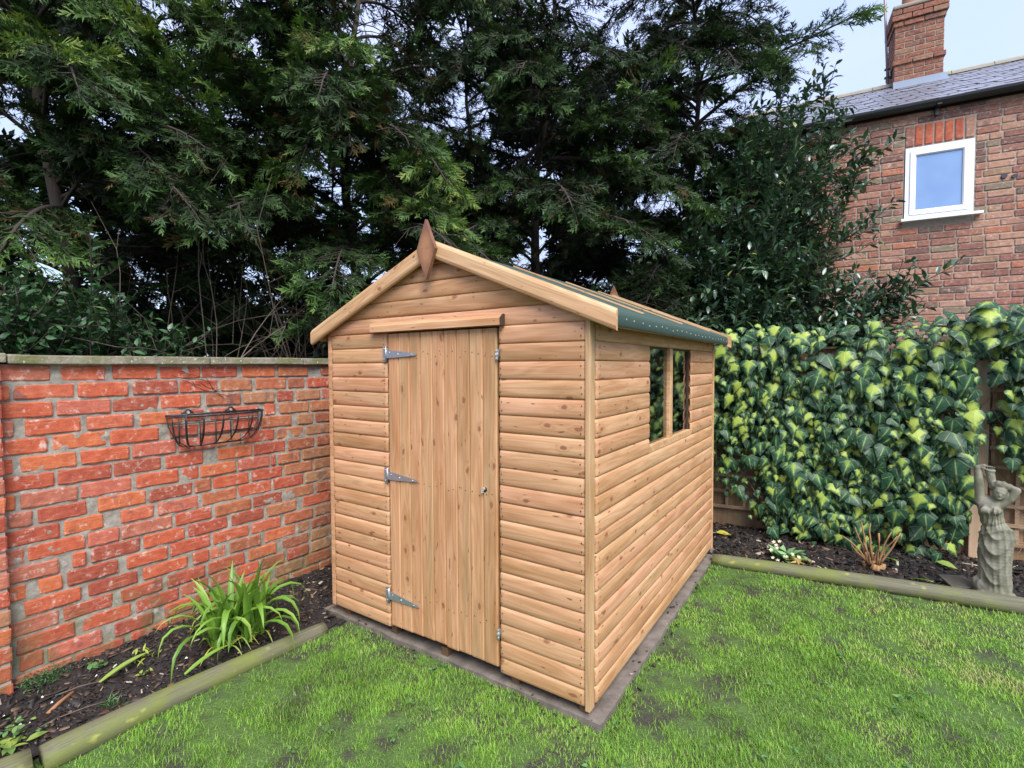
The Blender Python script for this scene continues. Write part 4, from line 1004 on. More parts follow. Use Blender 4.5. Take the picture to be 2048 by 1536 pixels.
def trellis(label, x0, x1, zlo):
    t = thing('trellis', label, 'trellis', (FP[0]+x0*FU[0], FP[1]+x0*FU[1], -.1), FA, 'trellis panels on the fence')
    l = x1-x0; z = zlo
    mv = boxmesh('lath', (-.014, -.004, 0), (.014, .014, 1.72-zlo), M['lath'], .002)
    mh = boxmesh('lath', (0, -.024, -.014), (l, -.0045, .014), M['lath'], .002)
    while z < 1.74:
        link('lath', mh, t, (0, 0, z+.1-.1), (0, random.uniform(-.004, .004), 0), local=True); z += .155
    x = .03
    while x < l:
        link('lath', mv, t, (x, 0, zlo-.02), local=True); x += .155
fence_panel('weathered close board fence panel behind the ivy, between shed and post', -2.6, 1.60)
fence_panel('weathered fence panel right of the post, behind the statue', 1.735, 3.9)
trellis('square wooden trellis on the left fence panel, mostly under ivy', -.40, 1.60, .26)
trellis('square wooden trellis on the right fence panel behind the statue', 1.735, 3.9, .20)
po = thing('fence_post', 'thick wooden fence post with a pale streak beside the statue', 'post', (FP[0]+1.667*FU[0], FP[1]+1.667*FU[1], -.1), FA)
link('post', boxmesh('post', (-.055, -.050, -.1), (.055, .06, 1.98), M['post'], .006), po, local=True)
link('post_cap', boxmesh('post_cap', (-.07, -.065, 1.982), (.07, .075, 2.01), M['lath'], .006), po, local=True)

# ------------------------------------------------------------------ variegated ivy
half = [(.0,-.02),(.15,-.09),(.32,-.06),(.44,.07),(.47,.20),(.38,.34),(.28,.54),(.15,.78),(.0,1.06)]
def ivy_tpl(k):
    """x along the leaf (petiole 0 to tip 1), y across, z out; k selects the outline"""
    rs = np.random.default_rng(100+k); hw = rs.uniform(.82, 1.12); lob = rs.uniform(-.06, .08); fold = rs.uniform(.18, .55); curl = rs.uniform(.05, .35)
    V = [(0, 0, 0), (.30, 0, .0), (.65, 0, -curl*.3), (1.0, 0, -curl)]; F = []
    for s in (-1, 1):
        idx = [0]
        for (u, v) in half[1:-1]:
            u2 = u*hw*(1+(lob*2 if .1 < v < .4 else 0))+rs.normal(0, .012); v2 = v+rs.normal(0, .015)
            V.append((v2, s*u2, -fold*u2*(.8+.5*v2)-curl*max(0, v2)**2+rs.normal(0, .012))); idx.append(len(V)-1)
        idx.append(3); c = [0, 1, 1, 1, 1, 2, 2, 2, 3]
        for a, b in zip(range(len(idx)-1), range(1, len(idx))):
            ca = c[a] if a else 1
            f = (ca, idx[a], idx[b]); 
            if len(set(f)) == 3: F.append(f if s > 0 else f[::-1])
        F.append((1, idx[4], 2) if s > 0 else (2, idx[4], 1))
        F.append((2, idx[7], 3) if s > 0 else (3, idx[7], 2))
    V = np.array(V, float); F = np.array(F)
    return V, F
IVT = [ivy_tpl(k) for k in range(12)]
def low_edge(s):
    return np.interp(s, [-.45,-.25,.02,.12,.30,.50,1.10,1.22,1.45,1.58,1.62,1.75,1.95,2.1,2.3,3.6], [.55,.44,.20,.08,-.02,-.05,-.05,.02,.10,.20,.50,.90,.74,.70,.85,1.0])
def ivy():
    n = 9400
    s = rng.uniform(-.5, 3.7, n); z = rng.uniform(-.06, 2.08, n)
    top = np.interp(s, [-.5, .1, 1.30, 1.45, 1.62, 1.85, 2.1, 3.7], [1.84, 1.85, 1.84, 1.88, 1.96, 1.93, 1.86, 1.84])+rng.normal(0, .03, n)
    lo = low_edge(s)+rng.normal(0, .06, n)
    dens = np.where(s > 1.58, .62, 1.0)*np.clip(.5+1.6*(z-lo), .0, 1)
    dens *= np.where((s > 1.55) & (s < 1.77) & (z < 1.62), .12, 1.0)
    dens *= np.where((s < .12) & (z < .85), .5, 1.0)*np.clip(.9+.6*fbm(s, z, 2.2, 31.0), .35, 1)
    ok = (z < top) & (z > lo-.05) & (rng.random(n) < dens)
    s, z, top = s[ok], z[ok], top[ok]; n = len(s)
    size = np.exp(rng.normal(math.log(.076), .42, n)).clip(.036, .17)
    size *= np.where(s > 1.4, 1.15, 1)*np.where((s < .15) & (z < .9), .8, 1)
    over = np.clip(1-(top-z)/.30, 0, 1)
    y = -.030-rng.random(n)**.8*.23-.05*np.clip(z/1.8, 0, 1)+over*rng.uniform(-.08, .20, n)-size*.25
    z = z+over*rng.uniform(0, .03, n)
    d = np.stack([rng.normal(0, .45, n), -rng.uniform(.05, .75, n)-over*.3, -np.ones(n)+over*rng.uniform(0, .9, n)], 1); d /= np.linalg.norm(d, axis=1, keepdims=True)
    nr = np.stack([rng.normal(0, .40, n), -np.ones(n), rng.uniform(.0, .8, n)+over*.9], 1)
    zz = nr-(nr*d).sum(1, keepdims=True)*d; zz /= np.linalg.norm(zz, axis=1, keepdims=True); yy = np.cross(zz, d)
    Rm = np.stack([d, yy, zz], 2)
    pos = np.stack([s, y, z+size*.35], 1)
    var = np.where(rng.random(n) < .42, rng.uniform(.0, .22, n), rng.beta(1.9, 1.5, n)*.75+.22); var = np.clip(var+over*.12-.12*(y > -.11), 0, .90)  # leaves near the fence toned down: shade within the ivy put into colour
    root = thing('ivy', 'variegated yellow and green ivy covering the garden fence and trellis', 'ivy', (FP[0], FP[1], -.06), FA)
    W = np.stack([FP[0]+s*FU[0]-y*0, FP[1]+s*FU[1], z], 1)
    seen = (s > .0) & (s < 1.98)
    order = np.argsort(-(size*seen*(y < -.09)+size*seen*.2)); big = set(order[:298].tolist())
    VV, FF, AV, AU, AW = [], [], [], [], []; nb = 0
    for i in range(n):
        V, F = IVT[i % 12]
        P_ = (V*size[i]) @ Rm[i].T + pos[i]
        u = V[:, 1]; v = V[:, 0]
        if i in big:
            me = mesh_np('leaf', P_-pos[i], F, M['ivy'], {'lu': u, 'lv': v, 'var': np.full(len(V), var[i])}, True)
            link('leaf', me, root, tuple(pos[i]+np.array([0, 0, .06])), local=True)
        else:
            VV.append(P_); FF.append(F+nb); nb += len(V); AU.append(u); AV.append(v); AW.append(np.full(len(V), var[i]))
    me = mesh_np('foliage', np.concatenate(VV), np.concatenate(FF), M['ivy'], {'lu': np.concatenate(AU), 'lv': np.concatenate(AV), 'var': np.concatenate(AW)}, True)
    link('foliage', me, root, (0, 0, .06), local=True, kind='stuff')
    m = MB()
    for i in range(150):
        x = random.uniform(-.3, 2.3); zt = random.uniform(.2, 1.7); ln = random.uniform(.25, .8); p = Vector((x, -.05-random.random()*.09, zt)); d = Vector((random.uniform(-.7, .7), 0, random.choice([1, 1, -.6]))).normalized(); pts = [p.copy()]
        for k in range(6):
            d = (d+Vector((random.uniform(-.4, .4), random.uniform(-.15, .15), random.uniform(-.3, .3)))).normalized(); p = p+d*ln/6; p.y = min(max(p.y, -.19), -.03); p.z = min(max(p.z, .0), 1.82); pts.append(p.copy())
        m.tube(pts, random.uniform(.002, .0042), 4, False)
    for x in (.30, .62, .98, 1.32):
        m.tube([(x+random.uniform(-.05, .05)*k, -.04-.01*k*(k < 3), -.03+.3*k) for k in range(6)], [.009-.001*k for k in range(6)], 6, False)
    link('vine_stem', m.mesh('vine_stem', M['vine'], True), root, (0, 0, .06), local=True, kind='stuff')
    # dark dead ivy litter close to the boards
ivy()

# ------------------------------------------------------------------ statue
def statue():
    t = thing('garden_statue', 'weathered stone statue of a draped woman with both arms raised behind her head', 'statue', (1.85, 2.62, -.05), R(-10.8))
    bm = bmesh.new()
    def ell(c, r, rot=(0, 0, 0)):
        mt = Matrix.Translation(c) @ (Matrix.Rotation(rot[2], 4, 'Z') @ Matrix.Rotation(rot[1], 4, 'Y') @ Matrix.Rotation(rot[0], 4, 'X')) @ Matrix.Diagonal((*r, 1))
        bmesh.ops.create_icosphere(bm, subdivisions=3, radius=1, matrix=mt)
    def cap(p, q, r0, r1, k=9):
        p, q = Vector(p), Vector(q)
        for i in range(k+1):
            f = i/k; ell(p+(q-p)*f, (r0+(r1-r0)*f,)*3)
    # draped lower body as a stack of sections: z, centre x, centre y, half width, half depth
    SEC = [(.045,-.008,-.01,.086,.070),(.09,-.006,0,.083,.070),(.15,-.010,0,.085,.070),(.22,-.014,0,.086,.068),(.29,-.016,-.004,.088,.068),(.36,-.012,-.004,.091,.070),(.42,-.006,0,.089,.068),(.46,-.010,0,.080,.062),(.50,-.024,0,.068,.053),(.545,-.036,0,.060,.047),(.585,-.044,-.004,.064,.050),(.62,-.046,-.002,.066,.048),(.65,-.044,0,.060,.042)]
    for (a, b) in zip(SEC[:-1], SEC[1:]):
        for f in (0, .33, .66):
            s = [a[i]+(b[i]-a[i])*f for i in range(5)]; ell((s[1], s[2], s[0]), (s[3], s[4], .050))
    ell((.035, .015, .42), (.050, .060, .06)); ell((-.03, -.035, .33), (.045, .045, .09), (0, R(8), 0))   # thrust hip, forward knee
    ell((-.068, -.042, .598), (.030, .028, .030)); ell((-.016, -.042, .604), (.029, .027, .029))
    cap((-.092, 0, .640), (.005, 0, .648), .030, .028, 6)
    cap((-.032, -.002, .655), (-.010, -.012, .700), .024, .022, 5)
    ell((.000, -.020, .722), (.037, .043, .050), (0, R(18), 0))                      # head, tilted
    ell((.002, -.062, .716), (.007, .009, .013), (0, R(18), 0)); ell((-.004, -.055, .693), (.013, .008, .009))
    ell((.006, -.056, .735), (.024, .010, .008), (0, R(18), 0))                     # brow
    for i in range(26):                                                             # wavy hair
        a = i/26*2*math.pi; ell((.006+.042*math.cos(a)*(.9 if i % 2 else 1.06), .012-.030*math.sin(a), .752+.026*math.sin(a*1.0)+.006*(i % 3)), (.021, .022, .017), (a, 0, a))
    ell((.004, .018, .752), (.047, .040, .036), (0, R(15), 0))
    cap((-.094, 0, .640), (-.104, .0, .770), .031, .026); cap((-.104, .0, .770), (-.113, .0, .880), .026, .021)   # raised arm
    cap((-.112, 0, .885), (-.080, -.004, .899), .017, .014, 5)                        # hand bent over
    for k, (dy, ln) in enumerate(((-.014, .052), (-.005, .060), (.004, .056), (.012, .046))):
        cap((-.085, dy, .900-.002*k), (-.085+ln, dy-.002, .897-.003*k), .0062, .0048, 5)
    cap((-.095, -.014, .886), (-.065, -.018, .876), .006, .005, 4)
    cap((-.052, .012, .865), (-.040, .020, .785), .025, .024, 6); ell((-.050, .010, .868), (.030, .026, .012))   # carried jar neck
    cap((.008, 0, .645), (.048, .0, .690), .030, .027); cap((.048, 0, .690), (.082, .002, .750), .027, .022)  # other arm
    cap((.082, .002, .752), (.032, .022, .770), .022, .018); ell((.024, .026, .772), (.022, .016, .016))
    for k in range(4): cap((.030, .016-.006*k, .782-.010*k), (-.004, .006-.006*k, .786-.010*k), .0062, .005, 4)
    # rocky base and foot
    ell((-.012, .0, .012), (.118, .095, .062)); ell((-.075, .0, .06), (.052, .06, .07), (0, R(-20), 0)); ell((.05, -.03, .0), (.07, .075, .040)); ell((-.05, -.05, .0), (.06, .06, .04))
    cap((.012, -.050, .056), (.030, -.104, .036), .020, .013, 6)
    for k in range(5): ell((.018+.007*k, -.112+.002*k, .032), (.0048, .008, .005))
    me0 = bpy.data.meshes.new('tmp'); bm.to_mesh(me0); bm.free()
    o = bpy.data.objects.new('tmp', me0); COL.objects.link(o)
    rm = o.modifiers.new('r', 'REMESH'); rm.mode = 'VOXEL'; rm.voxel_size = .0048
    sm = o.modifiers.new('s', 'SMOOTH'); sm.factor = .5; sm.iterations = 5
    dg = bpy.context.evaluated_depsgraph_get(); me = bpy.data.meshes.new_from_object(o.evaluated_get(dg)); me.name = 'figure'
    bpy.data.objects.remove(o); bpy.data.meshes.remove(me0)
    n = len(me.vertices); co = np.empty(n*3); me.vertices.foreach_get('co', co); co = co.reshape(-1, 3)
    no = np.empty(n*3); me.vertices.foreach_get('normal', no); no = no.reshape(-1, 3)
    x, y, z = co.T
    th = np.arctan2(x+.012, -(y))                        # 0 faces the viewer, + to the right
    body = np.clip((z-.05)/.04, 0, 1)*np.clip((.640-z)/.03, 0, 1)*(np.abs(x+.02) < .125)
    skirt = np.clip((.52-z)/.05, 0, 1)
    drop = np.clip((.50-z)/.42, 0, 1)
    # swags sweeping from the left side down to the right ankle, and bodice gathers
    def ridge(a): return 1-2*np.abs(np.sin(a*.5))**.7
    sw = np.exp(-((th+.15)/1.05)**2)                          # U-shaped swags across the front
    f1 = .0068*sw*ridge((z-.095*(th-.30)**2-.05*th)*62)+.0062*(1-.8*sw)*ridge(th*13+z*9)+.0030*sw*np.sin(th*17+z*14)*np.clip((.2-z)*8, 0, 1)
    f2 = .0048*ridge(th*17+(z-.5)*30*np.sign(th+.2))
    belt = -.006*np.exp(-((z-.505-.02*np.sin(th))/.010)**2)
    over = .007*np.exp(-((z-.455-.03*np.sin(th*1.3+.5))/.012)**2)
    disp = body*(skirt*f1+(1-skirt)*f2+belt+over)
    rock = np.clip((.06-z)/.04, 0, 1)
    rk = np.array([mnoise.fractal(Vector(c)*26, 1.0, 2.0, 3) for c in co])
    disp += rock*rk*.007+(1-rock)*rk*.0008
    co = co+no*disp[:, None]; me.vertices.foreach_set('co', co.astype(np.float32).ravel()); me.update()
    me.polygons.foreach_set('use_smooth', np.ones(len(me.polygons), bool))
    me.materials.clear(); me.materials.append(M['stone'])
    link('figure', me, t, local=True)
statue()

# ------------------------------------------------------------------ brick house behind
HA = R(6.5)
house = thing('brick_house', 'old red brown brick house with slate roof and chimney beyond the ivy fence', 'house', (1.94, 5.36, -.17), HA)
hw_ = link('wall', None, house, (0, 0, .17), local=True)
m = MB()
X0, X1 = -2.2, 2.6; wx0, wx1, wz0, wz1 = -.452, .166, 3.205, 4.030
m.box((X0, .008, -.3), (wx0, .25, 4.46)); m.box((wx1, .008, -.3), (X1, .25, 4.46)); m.box((wx0+.0005, .008, -.3), (wx1-.0005, .25, wz0)); m.box((wx0+.0005, .008, wz1), (wx1-.0005, .25, 4.46))
m.box((X0, .2505, -.3), (X0+.2, 4.0, 4.46)); m.box((X0+.2005, 3.75, -.3), (X1, 4.0, 4.46)); m.box((X1-.2, .2505, -.3), (X1-.0005, 3.749, 4.46))
m.box((wx0-.02, .251, wz0-.05), (wx1+.02, .26, wz1+.05))
V = [(X0, .0, 4.46), (X0, 4.0, 4.46), (X0, 2.0, 5.60)]; m.add(V+[(X0+.2, b, c) for a, b, c in V], [(0,1,2),(5,4,3),(0,2,5,3),(2,1,4,5)])
link('mortar', m.mesh('mortar', M['house_mortar']), hw_, local=True)
HB = []; pit = .0775
row = 0; z = -.05
while z < 4.40:
    x = X0-(.0 if row % 2 else .11)+random.uniform(-.02, .02); seq = 0
    while x < X1:
        l = .105 if (row % 4 == 2 and seq % 2) or random.random() < .16 else .222
        a, b = max(x, X0), min(x+l, X1); x += l+.012; seq += 1
        hit = b > wx0-.004 and a < wx1+.004 and z+.066 > wz0-.02 and z < 4.275
        if hit:
            if a < wx0-.06: b = wx0-.008
            elif b > wx1+.06: a = wx1+.008
            else: continue
        if b-a > .04: HB.append((a, b, z))
    z += pit; row += 1
def seen_h(a): return (-1.7 < a[0] < .75) and a[2] > 1.85
HB.sort(key=lambda a: (not seen_h(a), abs(a[0]-.05)+abs(a[2]-3)*.3))
rest = MB()
for i, (a, b, z) in enumerate(HB):
    V, F = rough_brick(b-a, .0665+random.uniform(-.002, .002), .03, 3, 3, .003)
    V = [(y, -x, zz) for x, y, zz in V]; off = random.uniform(-.0025, .0025)
    if i < 298:
        link('brick', mesh_np('brick', np.array(V), F, M['house_brick']), hw_, (a, off, z), local=True)
    elif z > 1.5: rest.add([(x+a, y+off, zz+z) for x, y, zz in V], F)
# bricks past the part limit: several joined patches so that their colours still vary
def split_mat():
    q = NT('house_brick_mass'); p = q.n('ShaderNodeTexCoord').outputs['Object']; r = q.n('ShaderNodeNewGeometry').outputs['Random Per Island']
    base = q.ramp(r, HOUSE, 'CONSTANT'); n1 = q.noise(p, 26, 4, .6)
    col = q.mix(q.mapr(n1, .3, .72), q.mix(1.0, base, (.72,.66,.62), 'MULTIPLY'), base)
    q.bump(q.noise(p, 90, 4, .7), .6, .004); return q.done(col, .85)
M['brick_mass'] = split_mat()
link('brick', rest.mesh('brick', M['brick_mass']), hw_, local=True, kind='stuff')
# soldier arch
n = 7; w = (wx1-wx0-.004)/n
for i in range(n):
    V, F = rough_brick(w-.013-(.006 if 0 < i < 6 else 0), .225, .03, 3, 4, .004); V = [(y, -x, zz) for x, y, zz in V]
    link('arch_brick', mesh_np('arch_brick', np.array(V), F, M['arch_brick'] if 0 < i < 6 else M['house_brick']), hw_, (wx0+.006+i*w, -.003, wz1+.012), local=True)
# window
hwin = link('window', None, house, (0, .03, .17), local=True)
def frame(name, x0, x1, z0, z1, w, y0, y1, mat):
    m = MB()
    o = [(x0, z0), (x1, z0), (x1, z1), (x0, z1)]; i_ = [(x0+w, z0+w), (x1-w, z0+w), (x1-w, z1-w), (x0+w, z1-w)]
    ch = [(x0+w*.75, z0+w*.75), (x1-w*.75, z0+w*.75), (x1-w*.75, z1-w*.75), (x0+w*.75, z1-w*.75)]
    V = [(a, y0, c) for a, c in o]+[(a, y0, c) for a, c in ch]+[(a, y0+.012, c) for a, c in i_]+[(a, y1, c) for a, c in i_]+[(a, y1, c) for a, c in o]; F = []
    for r in range(4):
        for k in range(4):
            k2 = (k+1) % 4; F.append((r*4+k, r*4+k2, (r+1)*4+k2, (r+1)*4+k))
    for k in range(4): F.append((k, 16+k, 16+(k+1) % 4, (k+1) % 4))
    m.add(V, F); link(name, m.mesh(name, mat), hwin, (0, -.03, 0), local=True)
frame('window_frame', wx0+.006, wx1-.006, wz0+.012, wz1-.008, .052, -.006, .07, M['upvc'])
frame('sash', wx0+.050, wx1-.050, wz0+.056, wz1-.052, .056, -.014, .06, M['upvc'])
frame('gasket', wx0+.102, wx1-.102, wz0+.108, wz1-.104, .007, .0, .03, M['gasket'])
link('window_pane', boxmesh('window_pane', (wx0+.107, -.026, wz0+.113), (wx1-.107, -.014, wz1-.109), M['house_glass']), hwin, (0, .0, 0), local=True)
link('window_sill', boxmesh('window_sill', (wx0-.035, -.07, wz0-.020), (wx1+.065, -.008, wz0+.010), M['upvc'], .003), hwin, (0, -.03, 0), local=True)
for (x, z) in ((.406, 3.567), (.485, 3.553)):
    m = MB(); m.tube([(0, .01, 0), (0, -.006, 0)], .026 if x < .45 else .021, 10); link('pipe_end', m.mesh('pipe_end', M['gasket']), house, (x+.0, -.006, z+.17), local=True)
link('string_course', boxmesh('string_course', (-.14, -.06, 0), (2.5, -.012, .045), M['white'], .003), house, (0, 0, 1.99+.17), local=True)
# gutter with brackets
m = MB(); V = []; k = 9
for x in (X0-.1, X1):
    for i in range(k): a = math.pi*(i/(k-1)); V.append((x, -.075-.058*math.cos(a), 4.475-.062*math.sin(a)))
m.add(V, [(i, i+1, k+i+1, k+i) for i in range(k-1)]+[(0, k, 2*k-1, k-1)])
link('gutter', m.mesh('gutter', M['gutter'], False), house, (0, 0, .17), local=True)
for x in (-1.42, -1.0, -.18, .64, 1.5):
    m = MB(); m.box((x-.02, -.14, 4.405), (x+.02, -.011, 4.417)); m.box((x-.016, -.045, 4.33), (x+.016, -.011, 4.404)); link('gutter_bracket', m.mesh('gutter_bracket', M['gutter']), house, (0, 0, .17), local=True)
link('fascia', boxmesh('fascia', (X0-.08, -.010, 4.405), (X1, .005, 4.52), M['gutter']), house, (0, -.0, .17), local=True)
# roof: slates in staggered rows
roof = link('roof', None, house, (0, 0, .17), local=True)
RS = math.atan2(1.16, 2.06); rl = math.hypot(1.16, 2.06)
m = MB(); m.add([(X0-.08,-.06,4.462),(X1,-.06,4.462),(X1,2.0,5.622),(X0-.08,2.0,5.622),(X0-.08,4.06,4.462),(X1,4.06,4.462)], [(0,1,2,3),(3,2,5,4)]); link('roof_deck', m.mesh('roof_deck', M['gutter']), roof, local=True)
nr_ = 15; sp = rl/nr_; cnt = 0; rs_ = MB()
sl_ = [boxmesh('slate', (0, 0, 0), (w-.006, sp*1.55, .009), M['slate'], .0015) for w in (.225, .232, .218)]
for r in range(nr_):
    x = X0-.08+(.12 if r % 2 else 0)
    while x < X1-.1:
        yy = -.075+math.cos(RS)*sp*r; zz = 4.468+math.sin(RS)*sp*r
        if -1.9 < x < .95: link('slate', sl_[cnt % 3], roof, (x, yy, zz+random.uniform(.004, .010)), (RS-.035+random.uniform(-.008, .008), 0, random.uniform(-.008, .008)), local=True)
        else:
            me = sl_[0]; Mx = Matrix.Translation((x, yy, zz+.006)) @ Matrix.Rotation(RS-.035, 4, 'X'); rs_.add([Mx @ v.co for v in me.vertices], [tuple(p.vertices) for p in me.polygons])
        x += .237; cnt += 1
link('slate', rs_.mesh('slate', M['slate']), roof, local=True, kind='stuff')
x = X0-.1; k = 8
while x < X1:
    m = MB(); V = []
    for xx in (0, .445):
        for i in range(k): a = math.pi*(i/(k-1)); V.append((xx, -.11*math.cos(a), .085*math.sin(a)))
    m.add(V, [(i, k+i, k+i+1, i+1) for i in range(k-1)]+[tuple(range(k)), tuple(range(2*k-1, k-1, -1))])
    link('ridge_tile', m.mesh('ridge_tile', M['ridge'], False), roof, (x, 2.0, 5.600+random.uniform(-.004, .004)), local=True); x += .452
# chimney
ch = link('chimney', None, house, (0, 0, .17), local=True)
cx0, cx1, cy0, cy1 = -.262, .292, 1.79, 2.25
bm = MB(); bm.box((cx0+.006, cy0+.006, 5.1), (cx1-.006, cy1-.006, 6.60)); link('mortar', bm.mesh('mortar', M['house_mortar']), ch, local=True)
z = 5.30; r = 0; crest = []
while z < 6.62:
    e = .022 if 5.80 < z < 5.87 else .018 if 6.33 < z < 6.41 else .040 if 6.41 <= z < 6.56 else 0
    for side in (0, 1, 2, 3):
        L_ = (cx1-cx0) if side in (0, 2) else (cy1-cy0)
        x = -e if r % 2 else -e-.11
        while x < L_+e-.02:
            a, b = max(x, -e), min(x+.222, L_+e); x += .232
            if b-a < .04: continue
            V, F = rough_brick(b-a, .066, .06, 3, 3, .003)
            if side == 0: W_ = [(cx0+a+y_, cy0-e-x_, z+z_) for x_, y_, z_ in V]
            elif side == 1: W_ = [(cx1+e+x_, cy0+a+y_, z+z_) for x_, y_, z_ in V]
            elif side == 2: W_ = [(cx1-a-y_, cy1+e+x_, z+z_) for x_, y_, z_ in V]
            else: W_ = [(cx0-e-x_, cy1-a-y_, z+z_) for x_, y_, z_ in V]
            W_ = np.array(W_); o0 = W_.mean(0)
            link('brick', mesh_np('brick', W_-o0, F, M['chimney_brick']), ch, tuple(o0), local=True)
    z += .0765; r += 1
link('capping', boxmesh('capping', (cx0-.03, cy0-.03, 6.615), (cx1+.03, cy1+.03, 6.67), M['ridge'], .02), ch, local=True)
for xx in (-.05, .17):
    m = MB(); m.tube([(xx, 2.0, 6.66), (xx, 2.0, 6.70), (xx, 2.0, 6.74), (xx, 2.0, 7.05), (xx, 2.0, 7.10)], [.13, .125, .105, .095, .11], 16); link('chimney_pot', m.mesh('chimney_pot', M['pot'], True), ch, local=True)
m = MB(); zf = 4.462+(cy0+.06)*1.16/2.06
m.add([(cx0-.03, cy0-.14, zf-.055), (cx1+.04, cy0-.14, zf-.055), (cx1+.012, cy0-.012, zf+.10), (cx0-.012, cy0-.012, zf+.10)], [(0,1,2,3)]); m.add([(a, b+.02, c-.03) for a, b, c in m.V[:4]], [(3,2,1,0)])
link('flashing', m.mesh('flashing', M['lead']), ch, local=True)
am = link('aerial_mast', None, house, (-.32, 1.95, 5.95), local=True)
m = MB(); m.tube([(.02, 0, -.28), (-.02, 0, .6), (-.075, 0, 1.9)], .016, 8); link('mast_pole', m.mesh('mast_pole', M['mast'], True), am, local=True)
m = MB(); m.box((-.03, -.02, -.02), (.055, .02, .0)); m.box((-.03, -.02, .10), (.055, .02, .12)); m.box((.036, -.03, -.03), (.056, .03, .13)); link('mast_bracket', m.mesh('mast_bracket', M['gutter']), am, local=True)
m = MB(); m.tube([(.02, -.01, -.26), (.0, -.02, -.40), (.03, -.02, -.50)], .005, 5); link('cable', m.mesh('cable', M['gutter']), am, local=True)

# ------------------------------------------------------------------ conifers
def spray_tpl(nb, sub, w, seed):
    rs = np.random.default_rng(seed); V = []; F = []
    def dia(p, a, l, wd, z0, z1):
        d = np.array([math.cos(a), math.sin(a)]); q = np.array([-d[1], d[0]]); b = len(V)
        for s, off, zz in ((0, 0, z0), (.45, -wd/2, z0*.55+z1*.45), (.45, wd/2, z0*.55+z1*.45), (1, 0, z1)):
            c = p+d*l*s+q*off; V.append((c[0], c[1], zz))
        F.append((b, b+1, b+3)); F.append((b, b+3, b+2))
    dia(np.array([0., 0.]), 0, 1.0, w*1.1, 0, -.16)
    for i in range(nb):
        t = min(.95, max(.05, .12+.80*i/nb+rs.normal(0, .06))); sgn = 1 if i % 2 else -1; a = sgn*rs.uniform(.25, 1.0); l = ((1-t)*.52+.16)*rs.uniform(.6, 1.35); z = -.16*t*t
        p = np.array([t, 0.]); dz = rs.uniform(-.26, .20)
        dia(p, a, l, w, z, z+dz)
        for k in range(sub):
            f = .3+.5*k/max(1, sub-1); pp = p+np.array([math.cos(a), math.sin(a)])*l*f
            dia(pp, a-sgn*rs.uniform(.4, .8)*(1 if k % 2 else -1), l*.42*(1.1-f*.4), w*.8, z+dz*f, z+dz*f+rs.uniform(-.08, .08))
    return np.array(V), np.array(F)
def fine_tpl(seed, nb=13):
    """cypress spray: thin tapering branchlets, each with a side shoot, one triangle apiece"""
    rs = np.random.default_rng(seed); V = []; F = []
    def tri(p, d, l, wd):
        q = np.cross(d, [0, 0, 1]); q /= np.linalg.norm(q)+1e-9; q = q+np.array([0, 0, rs.uniform(-.5, .5)]); b = len(V)
        V.extend([p-q*wd/2, p+q*wd/2, p+d*l]); F.append((b, b+1, b+2))
    tri(np.zeros(3), np.array([1, 0, -.12]), 1.0, .075)
    for i in range(nb):
        t = .06+.88*(i+rs.random())/nb; sg = 1 if i % 2 else -1; a = sg*rs.uniform(.3, .95); p = np.array([t, 0, -.12*t])
        l = ((1-t)*.50+.17)*rs.uniform(.65, 1.3); d = np.array([math.cos(a), math.sin(a), rs.uniform(-.5, .35)]); tri(p, d, l, .075)
        f = rs.uniform(.25, .6); a2 = a+sg*rs.uniform(-.7, .8); tri(p+d*l*f, np.array([math.cos(a2), math.sin(a2), rs.uniform(-.6, .4)]), l*.55, .06)
    return np.array(V), np.array(F)
SPR = [fine_tpl(k) for k in range(8)]
SPB = [spray_tpl(7, 0, .16, k+9) for k in range(8)]
def curve(p0, p1, p2, n):
    t = np.linspace(0, 1, n)[:, None]; p0, p1, p2 = map(np.array, (p0, p1, p2))
    c = 2*p1-.5*(p0+p2); return (1-t)**2*p0+2*t*(1-t)*c+t*t*p2
TG = 'tall conifers behind the garden'
